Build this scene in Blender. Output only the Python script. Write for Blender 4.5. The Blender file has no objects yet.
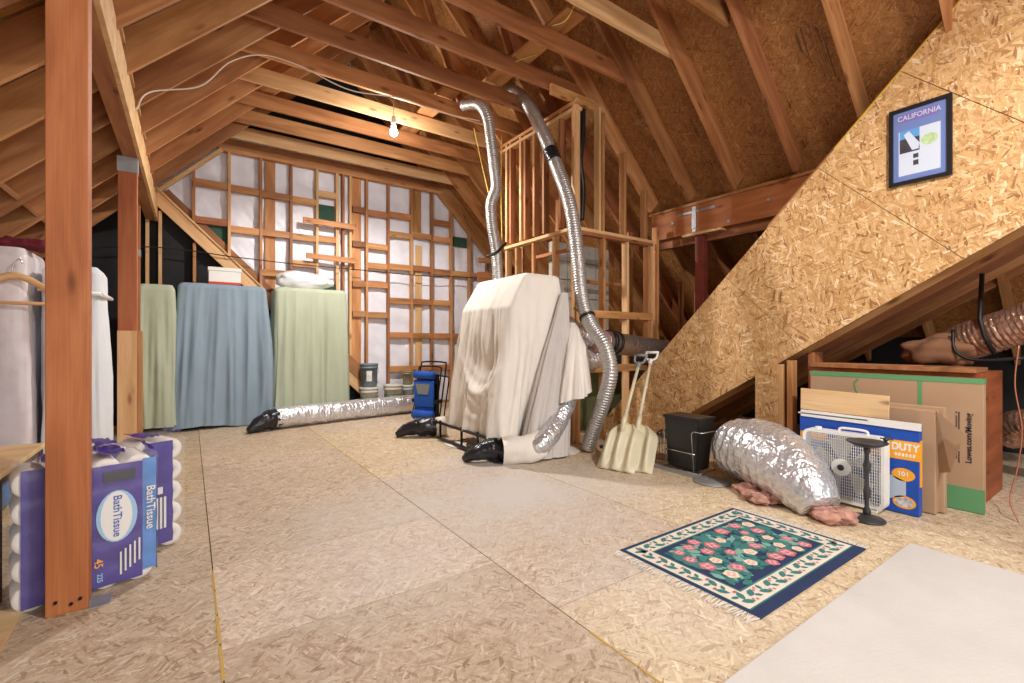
import bpy, bmesh, math, random
from math import sin, cos, pi, radians, sqrt, atan2
from mathutils import Vector, Matrix, noise
random.seed(7)
sc = bpy.context.scene
C = sc.collection
# ------------------------------------------------------------- camera
FOC = 464.0; CAMH = 1.2; YAW = radians(34.8)
cd = bpy.data.cameras.new('camera'); cam = bpy.data.objects.new('camera', cd); C.objects.link(cam)
cam.location = (0, 0, CAMH); cam.rotation_euler = (pi/2, 0, -YAW)
cd.sensor_width = 36; cd.lens = FOC/1024*36; cd.clip_start = .05; cd.clip_end = 60
sc.camera = cam
# ------------------------------------------------------------- world, exposure
w = bpy.data.worlds.new('world'); sc.world = w; w.use_nodes = True
w.node_tree.nodes['Background'].inputs[0].default_value = (.86, .92, 1, 1)
w.node_tree.nodes['Background'].inputs[1].default_value = .6
vs = sc.view_settings; vs.view_transform = 'Standard'; vs.look = 'None'; vs.gamma = 1; vs.use_curve_mapping = False
vs.exposure = .1
# bare LED bulbs: the socket end is dark, most light leaves downward
BULBS = [(2.16, 5.78, 3.9, 75, .07, 330), (2.3, -.75, 3.95, 125, .09, 390)]
for bx_, by_, bz_, pw, rad, pd_ in BULBS:
    ld = bpy.data.lights.new('bulb_light', 'POINT'); ld.energy = pw; ld.color = (1, .955, .9); ld.shadow_soft_size = rad
    lo = bpy.data.objects.new('bulb_light', ld); C.objects.link(lo); lo.location = (bx_, by_, bz_-.075)
    ld = bpy.data.lights.new('bulb_downlight', 'SPOT'); ld.energy = pd_; ld.color = (1, .955, .9); ld.shadow_soft_size = rad; ld.spot_size = radians(172); ld.spot_blend = .35
    lo = bpy.data.objects.new('bulb_downlight', ld); C.objects.link(lo); lo.location = (bx_, by_, bz_-.08)
# added soft fill light behind the camera; no window stands there
ad = bpy.data.lights.new('rear_fill_light', 'AREA'); ad.shape = 'RECTANGLE'; ad.size = 4.2; ad.size_y = 2.4; ad.energy = 85; ad.color = (1, .97, .93)
ao = bpy.data.objects.new('rear_fill_light', ad); C.objects.link(ao); ao.location = (1.2, -2.7, 1.9); ao.rotation_euler = (radians(90), 0, 0)

# ------------------------------------------------------------- helpers
SA, CA = sin(YAW), cos(YAW)
def ray(x, y):
    xc = (x-512)/FOC
    return (xc*CA+SA, -xc*SA+CA, -(y-341.5)/FOC)
def onY(x, y, v):
    r = ray(x, y); t = v/r[1]; return Vector((r[0]*t, v, CAMH+r[2]*t))
def onX(x, y, v):
    r = ray(x, y); t = v/r[0]; return Vector((v, r[1]*t, CAMH+r[2]*t))
def onZ(x, y, z=0):
    r = ray(x, y); t = (z-CAMH)/r[2]; return Vector((r[0]*t, r[1]*t, z))

def lin(c):
    return tuple(((v/255+.055)/1.055)**2.4 if v > 10 else v/255/12.92 for v in c) + (1,)
def newmat(name):
    m = bpy.data.materials.new(name); m.use_nodes = True
    nt = m.node_tree; return m, nt, nt.nodes['Principled BSDF']
def N(nt, t, **k):
    n = nt.nodes.new(t)
    for a, b in k.items():
        if a.startswith('i_'):
            n.inputs[a[2:].replace('_', ' ')].default_value = b
        else: setattr(n, a, b)
    return n
def L(nt, a, b): nt.links.new(a, b)
def ramp(nt, fac, stops, interp='LINEAR'):
    r = N(nt, 'ShaderNodeValToRGB'); r.color_ramp.interpolation = interp
    e = r.color_ramp.elements
    while len(e) < len(stops): e.new(.5)
    for i, (p, c) in enumerate(stops): e[i].position = p; e[i].color = c if len(c) == 4 else lin(c)
    L(nt, fac, r.inputs[0]); return r.outputs[0]
def mixc(nt, fac, a, b, mode='MIX'):
    n = N(nt, 'ShaderNodeMix', data_type='RGBA', blend_type=mode)
    for s, v in ((0, fac), (6, a), (7, b)):
        if hasattr(v, 'links'): L(nt, v, n.inputs[s])
        elif s == 0: n.inputs[0].default_value = v
        else: n.inputs[s].default_value = v
    return n.outputs[2]
def mth(nt, op, a, b=None, c=None):
    n = N(nt, 'ShaderNodeMath', operation=op)
    for i, v in enumerate((a, b, c)):
        if v is None: continue
        if hasattr(v, 'links'): L(nt, v, n.inputs[i])
        else: n.inputs[i].default_value = v
    return n.outputs[0]
def coords(nt, scale=(1, 1, 1), rot=(0, 0, 0), src='Object'):
    tc = N(nt, 'ShaderNodeTexCoord'); mp = N(nt, 'ShaderNodeMapping')
    mp.inputs['Scale'].default_value = scale; mp.inputs['Rotation'].default_value = rot
    L(nt, tc.outputs[src], mp.inputs[0]); return mp.outputs[0]
def bump(nt, bs, h, strength=.3, dist=.01):
    b = N(nt, 'ShaderNodeBump'); b.inputs['Strength'].default_value = strength; b.inputs['Distance'].default_value = dist
    L(nt, h, b.inputs['Height']); L(nt, b.outputs[0], bs.inputs['Normal'])
def plain(name, col, rough=.6, metal=0, nz=0, nscale=8, bmp=0, bscale=40, trans=0, alpha=1):
    m, nt, bs = newmat(name)
    c = lin(col)
    bs.inputs['Roughness'].default_value = rough; bs.inputs['Metallic'].default_value = metal
    bs.inputs['Base Color'].default_value = c
    if nz:
        n = N(nt, 'ShaderNodeTexNoise', i_Scale=nscale, i_Detail=4.0); L(nt, coords(nt), n.inputs[0])
        a = tuple(min(1, v*(1+nz)) for v in c[:3])+(1,); b = tuple(v*(1-nz) for v in c[:3])+(1,)
        L(nt, ramp(nt, n.outputs[0], [(.3, b), (.7, a)]), bs.inputs['Base Color'])
    if bmp:
        n = N(nt, 'ShaderNodeTexNoise', i_Scale=bscale, i_Detail=5.0); L(nt, coords(nt), n.inputs[0]); bump(nt, bs, n.outputs[0], bmp)
    if trans: bs.inputs['Transmission Weight'].default_value = trans; bs.inputs['IOR'].default_value = 1.15
    if alpha < 1: bs.inputs['Alpha'].default_value = alpha
    return m
def wood(name, dark, mid, light, var=.25, rough=.65):
    m, nt, bs = newmat(name)
    oi = N(nt, 'ShaderNodeObjectInfo')
    tc = N(nt, 'ShaderNodeTexCoord')
    off = N(nt, 'ShaderNodeVectorMath', operation='SCALE'); off.inputs[0].default_value = (7, 13, 29)
    L(nt, oi.outputs['Random'], off.inputs['Scale'])
    ad = N(nt, 'ShaderNodeVectorMath', operation='ADD'); L(nt, tc.outputs['Object'], ad.inputs[0]); L(nt, off.outputs[0], ad.inputs[1])
    def mp(s):
        q = N(nt, 'ShaderNodeMapping'); q.inputs['Scale'].default_value = s; L(nt, ad.outputs[0], q.inputs[0]); return q.outputs[0]
    big = N(nt, 'ShaderNodeTexNoise', i_Scale=1.0, i_Detail=4.0, i_Distortion=.6); L(nt, mp((1.3, 9, 9)), big.inputs[0])
    fine = N(nt, 'ShaderNodeTexNoise', i_Scale=1.0, i_Detail=3.0); L(nt, mp((3, 160, 160)), fine.inputs[0])
    c = ramp(nt, big.outputs[0], [(.28, dark), (.5, mid), (.75, light)])
    f = ramp(nt, fine.outputs[0], [(.3, (.76, .7, .65, 1)), (.55, (1, 1, 1, 1))])
    c = mixc(nt, .55, c, f, 'MULTIPLY')
    kn = N(nt, 'ShaderNodeTexVoronoi', i_Scale=1.0); L(nt, mp((2.2, 7, 7)), kn.inputs[0])
    k = ramp(nt, kn.outputs['Distance'], [(.06, (.3, .17, .1, 1)), (.17, (1, 1, 1, 1))])
    c = mixc(nt, .8, c, k, 'MULTIPLY')
    hs = N(nt, 'ShaderNodeHueSaturation')
    L(nt, mth(nt, 'MULTIPLY_ADD', oi.outputs['Random'], var*1.6, 1-var*.8), hs.inputs['Value'])
    r2 = mth(nt, 'FRACT', mth(nt, 'MULTIPLY', oi.outputs['Random'], 17.3))
    L(nt, mth(nt, 'MULTIPLY_ADD', r2, .010, .492), hs.inputs['Hue'])
    L(nt, c, hs.inputs['Color']); L(nt, hs.outputs[0], bs.inputs['Base Color'])
    bs.inputs['Roughness'].default_value = rough
    bump(nt, bs, fine.outputs[0], .15, .003)
    return m
def osb(name, cols, axes, dust=None, tint=False, fs=1, ink=False):
    """oriented strand board: long flakes at several angles; axes = rotation that lays the board's plane in texture XY"""
    m, nt, bs = newmat(name)
    tc = N(nt, 'ShaderNodeTexCoord')
    base = N(nt, 'ShaderNodeMapping'); base.inputs['Rotation'].default_value = axes; L(nt, tc.outputs['Object'], base.inputs[0])
    wn = N(nt, 'ShaderNodeTexNoise', i_Scale=5.0, i_Detail=2.0); L(nt, base.outputs[0], wn.inputs[0])
    wob = mixc(nt, .035, base.outputs[0], wn.outputs['Color'], 'LINEAR_LIGHT')
    cols_ = None
    vals = []
    for i, (ang, sx, sy) in enumerate(((.25, 14, 80), (1.1, 17, 95), (2.2, 15, 84), (-.5, 20, 115))):
        mp = N(nt, 'ShaderNodeMapping'); mp.inputs['Rotation'].default_value = (0, 0, ang); mp.inputs['Location'].default_value = (i*3.1, i*1.7, 0)
        L(nt, wob, mp.inputs[0])
        m2 = N(nt, 'ShaderNodeMapping'); m2.inputs['Scale'].default_value = (sx*fs, sy*fs, 3); L(nt, mp.outputs[0], m2.inputs[0])
        v = N(nt, 'ShaderNodeTexVoronoi', i_Scale=1.0); L(nt, m2.outputs[0], v.inputs[0])
        sp = N(nt, 'ShaderNodeSeparateColor'); L(nt, v.outputs['Color'], sp.inputs[0])
        vals.append((sp.outputs[0], sp.outputs[1]))
    cur, pri = vals[0]
    for a, b in vals[1:]:      # the flake lying uppermost wins
        gt = mth(nt, 'GREATER_THAN', b, pri)
        mx = N(nt, 'ShaderNodeMix'); L(nt, gt, mx.inputs[0]); L(nt, cur, mx.inputs[2]); L(nt, a, mx.inputs[3]); cur = mx.outputs[0]
        pri = mth(nt, 'MAXIMUM', b, pri)
    c = ramp(nt, cur, [(0, cols[0]), (.16, cols[1]), (.5, cols[2]), (.85, cols[3]), (1, cols[4])])
    bn = N(nt, 'ShaderNodeTexNoise', i_Scale=1.1, i_Detail=5.0); L(nt, tc.outputs['Object'], bn.inputs[0])
    c = mixc(nt, .45, c, ramp(nt, bn.outputs[0], [(.3, (.74, .68, .63, 1)), (.65, (1, 1, 1, 1))]), 'MULTIPLY')
    if tint:
        at = N(nt, 'ShaderNodeVertexColor', layer_name='tint'); c = mixc(nt, 1, c, at.outputs[0], 'MULTIPLY')
    # broken-up strand texture and small dark specks over the flakes
    fn = N(nt, 'ShaderNodeTexNoise', i_Scale=1.0, i_Detail=6.0, i_Roughness=.7, i_Distortion=1.2); fm = N(nt, 'ShaderNodeMapping'); fm.inputs['Scale'].default_value = (26, 60, 30); fm.inputs['Rotation'].default_value = (0, 0, .5)
    L(nt, base.outputs[0], fm.inputs[0]); L(nt, fm.outputs[0], fn.inputs[0])
    c = mixc(nt, .75, c, ramp(nt, fn.outputs[0], [(.3, (.66, .58, .5, 1)), (.43, (.95, .93, .9, 1)), (.6, (1, 1, 1, 1))]), 'MULTIPLY')
    wn2 = N(nt, 'ShaderNodeTexNoise', i_Scale=14.0, i_Detail=5.0, i_Roughness=.65); L(nt, base.outputs[0], wn2.inputs[0])
    c = mixc(nt, .6, c, ramp(nt, wn2.outputs[0], [(.32, (.74, .66, .6, 1)), (.5, (1, 1, 1, 1)), (.72, (1.06, 1.06, 1.06, 1))]), 'MULTIPLY')
    if dust:
        gr = None
        for (dx, dy, rx, ry, amt) in dust:
            mp = N(nt, 'ShaderNodeMapping', vector_type='POINT'); mp.inputs['Location'].default_value = (-dx/rx, -dy/ry, 0); mp.inputs['Scale'].default_value = (1/rx, 1/ry, 0)
            L(nt, tc.outputs['Object'], mp.inputs[0])
            ln = N(nt, 'ShaderNodeVectorMath', operation='LENGTH'); L(nt, mp.outputs[0], ln.inputs[0])
            n2 = N(nt, 'ShaderNodeTexNoise', i_Scale=2.2, i_Detail=6.0, i_Roughness=.65); L(nt, tc.outputs['Object'], n2.inputs[0])
            d = mth(nt, 'ADD', ln.outputs['Value'], mth(nt, 'MULTIPLY_ADD', n2.outputs[0], 1.6, -.8))
            g = N(nt, 'ShaderNodeMapRange'); g.inputs[1].default_value = .1; g.inputs[2].default_value = 1.2; g.inputs[3].default_value = amt; g.inputs[4].default_value = 0; L(nt, d, g.inputs[0])
            gr = g.outputs[0] if gr is None else mth(nt, 'MAXIMUM', gr, g.outputs[0])
        c = mixc(nt, gr, c, lin((206, 200, 194)))
    if ink:
        mk = N(nt, 'ShaderNodeMapping'); mk.inputs['Scale'].default_value = (1.4, 60, 1); L(nt, base.outputs[0], mk.inputs[0])
        n3 = N(nt, 'ShaderNodeTexNoise', i_Scale=1.0, i_Detail=1.0); L(nt, mk.outputs[0], n3.inputs[0])
        n4 = N(nt, 'ShaderNodeTexNoise', i_Scale=2.3, i_Detail=1.0); L(nt, base.outputs[0], n4.inputs[0])
        f = mth(nt, 'MULTIPLY', mth(nt, 'GREATER_THAN', n3.outputs[0], .56), mth(nt, 'GREATER_THAN', n4.outputs[0], .64))
        c = mixc(nt, mth(nt, 'MULTIPLY', f, .6), c, lin((40, 34, 30)))
    L(nt, c, bs.inputs['Base Color']); bs.inputs['Roughness'].default_value = .62
    bump(nt, bs, cur, .25, .003)
    return m
def foil(name, col, rough=.25, bs_=.6, sc_=30):
    m, nt, bs = newmat(name)
    bs.inputs['Metallic'].default_value = .7; bs.inputs['Roughness'].default_value = rough
    v = N(nt, 'ShaderNodeTexVoronoi', i_Scale=float(sc_), feature='SMOOTH_F1'); n = N(nt, 'ShaderNodeTexNoise', i_Scale=sc_*.7, i_Detail=6.0)
    L(nt, coords(nt), v.inputs[0]); L(nt, coords(nt), n.inputs[0])
    h = mth(nt, 'ADD', v.outputs['Distance'], mth(nt, 'MULTIPLY', n.outputs[0], 1.3))
    bump(nt, bs, h, bs_, .012)
    L(nt, ramp(nt, n.outputs[0], [(.25, tuple(x*.8 for x in lin(col)[:3])+(1,)), (.7, lin(col))]), bs.inputs['Base Color'])
    return m
def cloth(name, col, folds=.25):
    m, nt, bs = newmat(name)
    bs.inputs['Roughness'].default_value = .9
    n = N(nt, 'ShaderNodeTexNoise', i_Scale=6.0, i_Detail=5.0); L(nt, coords(nt, (1, 1, .35)), n.inputs[0])
    c = lin(col)
    L(nt, ramp(nt, n.outputs[0], [(.3, tuple(v*.9 for v in c[:3])+(1,)), (.7, c)]), bs.inputs['Base Color'])
    n2 = N(nt, 'ShaderNodeTexNoise', i_Scale=14.0, i_Detail=5.0); L(nt, coords(nt, (1, 1, .3)), n2.inputs[0])
    bump(nt, bs, n2.outputs[0], folds, .02)
    return m

M = {}
M['fir'] = wood('fir_lumber', (162, 108, 62), (192, 138, 84), (214, 164, 110))
M['fir_red'] = wood('red_fir_post', (156, 90, 48), (178, 108, 60), (194, 128, 76), .06)
M['pale'] = wood('pale_lumber', (204, 156, 104), (222, 180, 126), (234, 198, 146), .12)
M['brown'] = wood('brown_lumber', (134, 84, 48), (164, 108, 64), (188, 132, 82))
M['ply'] = wood('plywood_board', (206, 168, 118), (222, 188, 138), (232, 204, 158), .05)
M['darkwood'] = wood('dark_stained_wood', (52, 34, 24), (66, 44, 32), (84, 58, 42), .1)
M['cabinet'] = wood('cabinet_veneer', (128, 62, 30), (152, 78, 40), (170, 92, 50), .05)
OC = [(150, 100, 56), (200, 152, 96), (218, 174, 118), (230, 192, 138), (248, 224, 184)]
M['floor'] = osb('floor_board', [(176, 148, 126), (206, 184, 160), (218, 200, 180), (227, 212, 194), (240, 230, 216)], (0, 0, 0),
                 dust=[(2.2, 3.0, 1.3, 1.1, .9), (2.5, 3.9, .9, .8, .7), (1.4, 3.1, 1.0, .8, .65), (1.0, 2.4, .8, .6, .5), (1.8, 1.6, .6, .8, .4)], tint=True)
M['osb_wall'] = osb('wall_board', OC, (0, -pi/2, pi/4), fs=.75)
OD = [(128, 82, 42), (152, 102, 54), (166, 114, 62), (178, 126, 70), (194, 144, 86)]  # the roof's dimmer lighting is put into these darker board colours
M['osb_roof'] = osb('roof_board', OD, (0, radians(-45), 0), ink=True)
M['yellow'] = plain('yellow_edge_paint', (222, 186, 40), .6)
M['black'] = plain('black_felt', (26, 27, 30), .8, nz=.4, nscale=3)
M['blackplastic'] = plain('black_plastic', (30, 31, 34), .38)
M['blackmetal'] = plain('black_metal', (34, 35, 38), .35, .6)
M['greybin'] = plain('charcoal_plastic', (52, 53, 56), .45, nz=.1)
M['tape'] = plain('black_crinkled_film', (44, 44, 50), .22, .3, bmp=.9, bscale=22)
M['green'] = plain('green_sheathing', (48, 86, 70), .8, nz=.2)
M['insul'] = plain('white_insulation_film', (236, 238, 248), .4, nz=.05, nscale=5, bmp=1, bscale=7)
M['foil'] = foil('crinkled_foil', (232, 234, 240), .26, .8, 34)
M['foil2'] = foil('ribbed_aluminium', (204, 202, 200), .36, .25, 50)
M['foildark'] = foil('dull_duct_film', (168, 150, 140), .3, .5, 30)
M['steel'] = plain('galvanised_steel', (172, 174, 178), .55, .6, nz=.15)
M['chrome'] = plain('wire_chrome', (200, 198, 194), .25, .9)
M['redsteel'] = plain('red_primed_steel', (120, 52, 40), .6, nz=.2)
M['bluecloth'] = cloth('blue_grey_sheet', (142, 162, 178))
M['greencloth'] = cloth('sage_green_sheet', (184, 192, 168))
M['whitecloth'] = cloth('cream_white_sheet', (240, 234, 224), .35)
M['greycloth'] = cloth('grey_white_sheet', (206, 200, 196), .3)
M['plasticbag'] = plain('cloudy_plastic_bag', (226, 218, 222), .25, nz=.08, bmp=.5, bscale=9)
M['clear'] = plain('clear_film', (245, 245, 250), .1, bmp=.8, bscale=12, alpha=.08)
M['white'] = plain('white_plastic', (232, 232, 228), .4)
M['paper'] = plain('white_tissue_paper', (238, 232, 226), .9, nz=.04)
M['red'] = plain('red_print', (214, 60, 44), .6)
M['purple'] = plain('purple_print', (56, 32, 140), .35, nz=.12, nscale=10, bmp=.35, bscale=16)
M['blueprint'] = plain('blue_print', (70, 130, 200), .35, nz=.2, bmp=.3, bscale=16)
M['lightblue'] = plain('light_blue_print', (150, 196, 232), .4)
M['cobalt'] = plain('cobalt_box_print', (24, 78, 176), .45, nz=.08)
M['bluefab'] = plain('royal_blue_fabric', (28, 92, 196), .8, nz=.12, bmp=.2)
M['greyfab'] = plain('grey_fabric', (136, 140, 138), .85)
M['orange'] = plain('orange_print', (244, 170, 44), .5)
M['card'] = plain('brown_cardboard', (178, 146, 116), .85, nz=.06, nscale=3)
M['carddark'] = plain('shaded_cardboard_inside', (150, 116, 84), .9)
M['greentape'] = plain('green_tape', (96, 154, 106), .55)
M['greybucket'] = plain('grey_bucket_plastic', (118, 128, 140), .5, nz=.08)
M['whitebucket'] = plain('white_bucket_plastic', (218, 214, 202), .5, nz=.1)
M['scoop'] = plain('beige_scoop_plastic', (216, 208, 178), .38, nz=.05)
M['pink'] = plain('pink_insulation', (190, 142, 126), .95, nz=.4, nscale=18, bmp=1, bscale=40)
M['slab'] = plain('white_foam_sheet', (204, 202, 199), .6, nz=.05, nscale=3, bmp=.25, bscale=60)
M['slabedge'] = M['slab']
M['ink'] = plain('dark_ink', (30, 34, 44), .6)
M['wire_yellow'] = plain('yellow_cable', (216, 186, 84), .5)
M['wire_white'] = plain('white_cable', (224, 214, 200), .5)
M['wire_black'] = plain('black_cable', (24, 22, 22), .5)
M['blockgrey'] = plain('grey_panel', (176, 172, 162), .8, nz=.22, nscale=5, bmp=.4)
M['greenpanel'] = plain('dull_green_panel', (96, 100, 62), .85, nz=.2)
M['maroon'] = plain('maroon_cloth', (110, 30, 44), .9, nz=.3)
M['copper'] = foil('tinted_duct_film', (196, 156, 136), .28, .8, 30)
gl, nt, bs = newmat('glowing_bulb'); bs.inputs['Emission Color'].default_value = (1, .95, .88, 1); bs.inputs['Emission Strength'].default_value = 60; M['glow'] = gl

def link(name, bm, mats, parent=None, smooth=False, mw=None):
    me = bpy.data.meshes.new(name); bmesh.ops.recalc_face_normals(bm, faces=bm.faces)
    bm.to_mesh(me); bm.free()
    for m in (mats if isinstance(mats, (list, tuple)) else [mats]): me.materials.append(M[m] if isinstance(m, str) else m)
    if smooth:
        for p in me.polygons: p.use_smooth = True
    o = bpy.data.objects.new(name, me); C.objects.link(o)
    if mw is not None: o.matrix_world = mw
    if parent is not None:
        o.parent = parent
        if parent.type == 'EMPTY' and parent.get('_world'):     # part modelled in world space
            o.matrix_parent_inverse = parent.matrix_basis.inverted()
        elif parent.parent is not None and parent.parent.get('_world'): pass
    return o
def thing(name, label, cat, loc=(0, 0, 0), rz=0, group=None, world=False):
    o = bpy.data.objects.new(name, None); C.objects.link(o); o.empty_display_size = .1
    o.location = loc; o.rotation_euler = (0, 0, rz); o['label'] = label; o['category'] = cat
    if group: o['group'] = group
    if world: o['_world'] = 1; o.matrix_basis = Matrix.Translation(loc) @ Matrix.Rotation(rz, 4, 'Z')
    return o
def tag(o, label, cat, group=None):
    o['label'] = label; o['category'] = cat
    if group: o['group'] = group
    return o
def struct(o): o['kind'] = 'structure'; return o
def dup(root, loc, rz=0, label=None, group=None, scale=None):
    r = root.copy(); C.objects.link(r); r.location = loc; r.rotation_euler = (0, 0, rz)
    if scale: r.scale = scale
    if label: r['label'] = label
    if group: r['group'] = group
    for ch in list(root.children):
        c = ch.copy(); C.objects.link(c); c.parent = r
        for g in ch.children:
            d = g.copy(); C.objects.link(d); d.parent = c
    return r
def B(): return bmesh.new()
def bx(bm, x0, x1, y0, y1, z0, z1, mi=0, bev=0):
    v = [bm.verts.new((x, y, z)) for x in (x0, x1) for y in (y0, y1) for z in (z0, z1)]
    fs = [bm.faces.new([v[i] for i in f]) for f in ((0, 1, 3, 2), (4, 6, 7, 5), (0, 4, 5, 1), (2, 3, 7, 6), (0, 2, 6, 4), (1, 5, 7, 3))]
    for f in fs: f.material_index = mi
    if bev:
        es = list({e for f in fs for e in f.edges})
        bmesh.ops.bevel(bm, geom=es, offset=bev, segments=2, profile=.5, affect='EDGES', clamp_overlap=True)
    return fs
def catmull(pts, n=8):
    P = [Vector(p) for p in pts]
    if len(P) < 3: return P
    P = [2*P[0]-P[1]] + P + [2*P[-1]-P[-2]]; out = []
    for i in range(1, len(P)-2):
        for k in range(n):
            t = k/n; a, b, c, d = P[i-1:i+3]
            out.append(.5*((2*b)+(c-a)*t+(2*a-5*b+4*c-d)*t*t+(3*b-a-3*c+d)*t**3))
    out.append(P[-2]); return out
def tube(bm, pts, r, seg=8, cap=True, mi=0, closed=False, rf=None):
    """tube along points; rf(i_fraction, length, angle) scales the radius"""
    pts = [Vector(p) for p in pts]; n = len(pts); rings = []
    t0 = (pts[1]-pts[0]).normalized(); up = Vector((0, 0, 1)) if abs(t0.z) < .9 else Vector((1, 0, 0))
    u = t0.cross(up).normalized(); s = 0
    for i, p in enumerate(pts):
        if closed: t = (pts[(i+1) % n]-pts[i-1])
        else: t = pts[min(i+1, n-1)]-pts[max(i-1, 0)]
        t.normalize(); u = (u-t*u.dot(t)).normalized(); v = t.cross(u)
        if i: s += (pts[i]-pts[i-1]).length
        ring = []
        for k in range(seg):
            a = 2*pi*k/seg; rr = (r[i] if isinstance(r, (list, tuple)) else r)*(rf(i/(n-1), s, a) if rf else 1)
            ring.append(bm.verts.new(p+(u*cos(a)+v*sin(a))*rr))
        rings.append(ring)
    for i in range(n if closed else n-1):
        a, b = rings[i], rings[(i+1) % n]
        for k in range(seg):
            f = bm.faces.new((a[k], a[(k+1) % seg], b[(k+1) % seg], b[k])); f.material_index = mi; f.smooth = True
    if cap and not closed:
        for ring in (rings[0], rings[-1]):
            f = bm.faces.new(ring); f.material_index = mi
    return rings
def resample(pts, step):
    P = [Vector(p) for p in pts]; out = [P[0]]; acc = 0
    for a, b in zip(P, P[1:]):
        l = (b-a).length
        if l < 1e-9: continue
        d = step-acc
        while d <= l: out.append(a+(b-a)*(d/l)); d += step
        acc = (acc+l) % step
    out.append(P[-1]); return out
def lathe(bm, prof, seg=24, cx=0, cy=0, mi=0, cap=True):
    rings = [[bm.verts.new((cx+r*cos(2*pi*k/seg), cy+r*sin(2*pi*k/seg), z)) for k in range(seg)] for r, z in prof]
    for a, b in zip(rings, rings[1:]):
        for k in range(seg):
            f = bm.faces.new((a[k], a[(k+1) % seg], b[(k+1) % seg], b[k])); f.material_index = mi; f.smooth = True
    if cap:
        for ring in (rings[0], rings[-1]):
            f = bm.faces.new(ring); f.material_index = mi
def disc(bm, cx, cy, z, rx, ry=None, seg=20, mi=0, rot=0):
    ry = ry or rx
    vs_ = [bm.verts.new((cx+rx*cos(a)*cos(rot)-ry*sin(a)*sin(rot), cy+rx*cos(a)*sin(rot)+ry*sin(a)*cos(rot), z)) for a in [2*pi*k/seg for k in range(seg)]]
    f = bm.faces.new(vs_); f.material_index = mi; return f
def poly(bm, pts, mi=0):
    f = bm.faces.new([bm.verts.new(p) for p in pts]); f.material_index = mi; return f
def prism(bm, pts, off, mi=0):
    """closed outline extruded by a vector"""
    off = Vector(off); a = [bm.verts.new(Vector(p)) for p in pts]; b = [bm.verts.new(Vector(p)+off) for p in pts]; n = len(pts)
    fs = [bm.faces.new(a), bm.faces.new(b[::-1])]+[bm.faces.new((a[k], a[(k+1) % n], b[(k+1) % n], b[k])) for k in range(n)]
    for f in fs: f.material_index = mi
def board(name, p0, p1, wdt, thk, mat, parent=None, up=(0, 0, 1), bev=.003, cut0=0, cut1=0):
    """lumber from p0 to p1 (axis through the section's middle). wdt along 'up', thk across. local X is the grain"""
    p0, p1 = Vector(p0), Vector(p1); x = (p1-p0); ln = x.length; x.normalize(); up = Vector(up)
    z = (up-x*up.dot(x)).normalized(); y = z.cross(x)
    mw = Matrix((x, y, z)).transposed().to_4x4(); mw.translation = p0
    bm = B(); bx(bm, 0, ln, -thk/2, thk/2, -wdt/2, wdt/2, bev=bev)
    o = link(name, bm, mat, None, mw=mw)
    if parent is not None:
        o.parent = parent
        o.matrix_parent_inverse = parent.matrix_basis.inverted()
    return o
def text(name, s, size, mat, mw, parent=None, ext=.0006, bold=0, sx=1):
    cu = bpy.data.curves.new(name, 'FONT'); cu.body = s; cu.size = size; cu.extrude = ext; cu.offset = bold; cu.resolution_u = 3
    cu.align_x = 'CENTER'; cu.align_y = 'CENTER'
    t = bpy.data.objects.new(name, cu); C.objects.link(t)
    bpy.context.view_layer.update()
    me = bpy.data.meshes.new_from_object(t.evaluated_get(bpy.context.evaluated_depsgraph_get()))
    bpy.data.objects.remove(t)
    if sx != 1: me.transform(Matrix.Diagonal((sx, 1, 1, 1)))
    me.materials.clear(); me.materials.append(M[mat])
    o = bpy.data.objects.new(name, me); C.objects.link(o); o.matrix_world = mw
    if parent is not None:
        o.parent = parent
        if parent.get('_world'): o.matrix_parent_inverse = parent.matrix_basis.inverted()
    return o
def frame_at(origin, xdir, ydir):
    x = Vector(xdir).normalized(); y = Vector(ydir).normalized(); z = x.cross(y)
    m = Matrix((x, y, z)).transposed().to_4x4(); m.translation = Vector(origin); return m
def nz(x, y=0, z=0): return noise.noise(Vector((x, y, z)))

# ============================================================= FLOOR
bm = B()
col = bm.loops.layers.color.new('tint')
def sheet(x0, x1, y0, y1, t):
    g = .0025
    for f in bx(bm, x0+g, x1-g, y0+g, y1-g, -.018, 0):
        for l in f.loops: l[col] = (t[0], t[1], t[2], 1)
def tone(v, warm=0): return (v*(1+warm*.02), v, v*(1-warm*.07))
cols_x = [(-3.2, -2.34, [-3, -1, 1.4, 3.8, 6.2, 8.6]), (-2.34, -1.12, [-3, -.6, 1.8, 4.2, 6.6, 8.6]), (-1.12, .1, [-3, -.4, 2.0, 4.4, 6.8, 8.6]),
          (.1, 1.36, [-3, -.3, 2.12, 2.93, 5.3, 7.7, 8.6]), (1.36, 2.62, [-3, -.8, 1.6, 3.9, 6.4, 8.6]), (2.62, 3.84, [-3, -.3, 2.1, 4.5, 6.9, 8.6]),
          (3.84, 5.06, [-3, -1.2, 1.2, 3.6, 6.0, 8.6]), (5.06, 7.6, [-3, -.3, 2.1, 4.5, 6.9, 8.6])]
special = {(.1, -.3): tone(.88, .5), (-1.12, 2.0): tone(.9, .5), (-1.12, -.4): tone(.88, .5), (1.36, -.8): tone(1.0, .8), (1.36, 1.6): tone(.95, 0), (.1, 2.12): tone(.99, 0),
           (.1, 2.93): tone(.93, .4), (2.62, -.3): tone(1.0, .8), (2.62, 2.1): tone(1.0, .9), (1.36, 3.9): tone(.99, .8), (.1, 5.3): tone(.95, .6)}
for x0, x1, ys in cols_x:
    for y0, y1 in zip(ys, ys[1:]):
        sheet(x0, x1, y0, y1, special.get((x0, y0), tone(random.uniform(.88, 1), random.uniform(0, 1.4))))
floor = struct(link('floor', bm, 'floor'))
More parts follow.
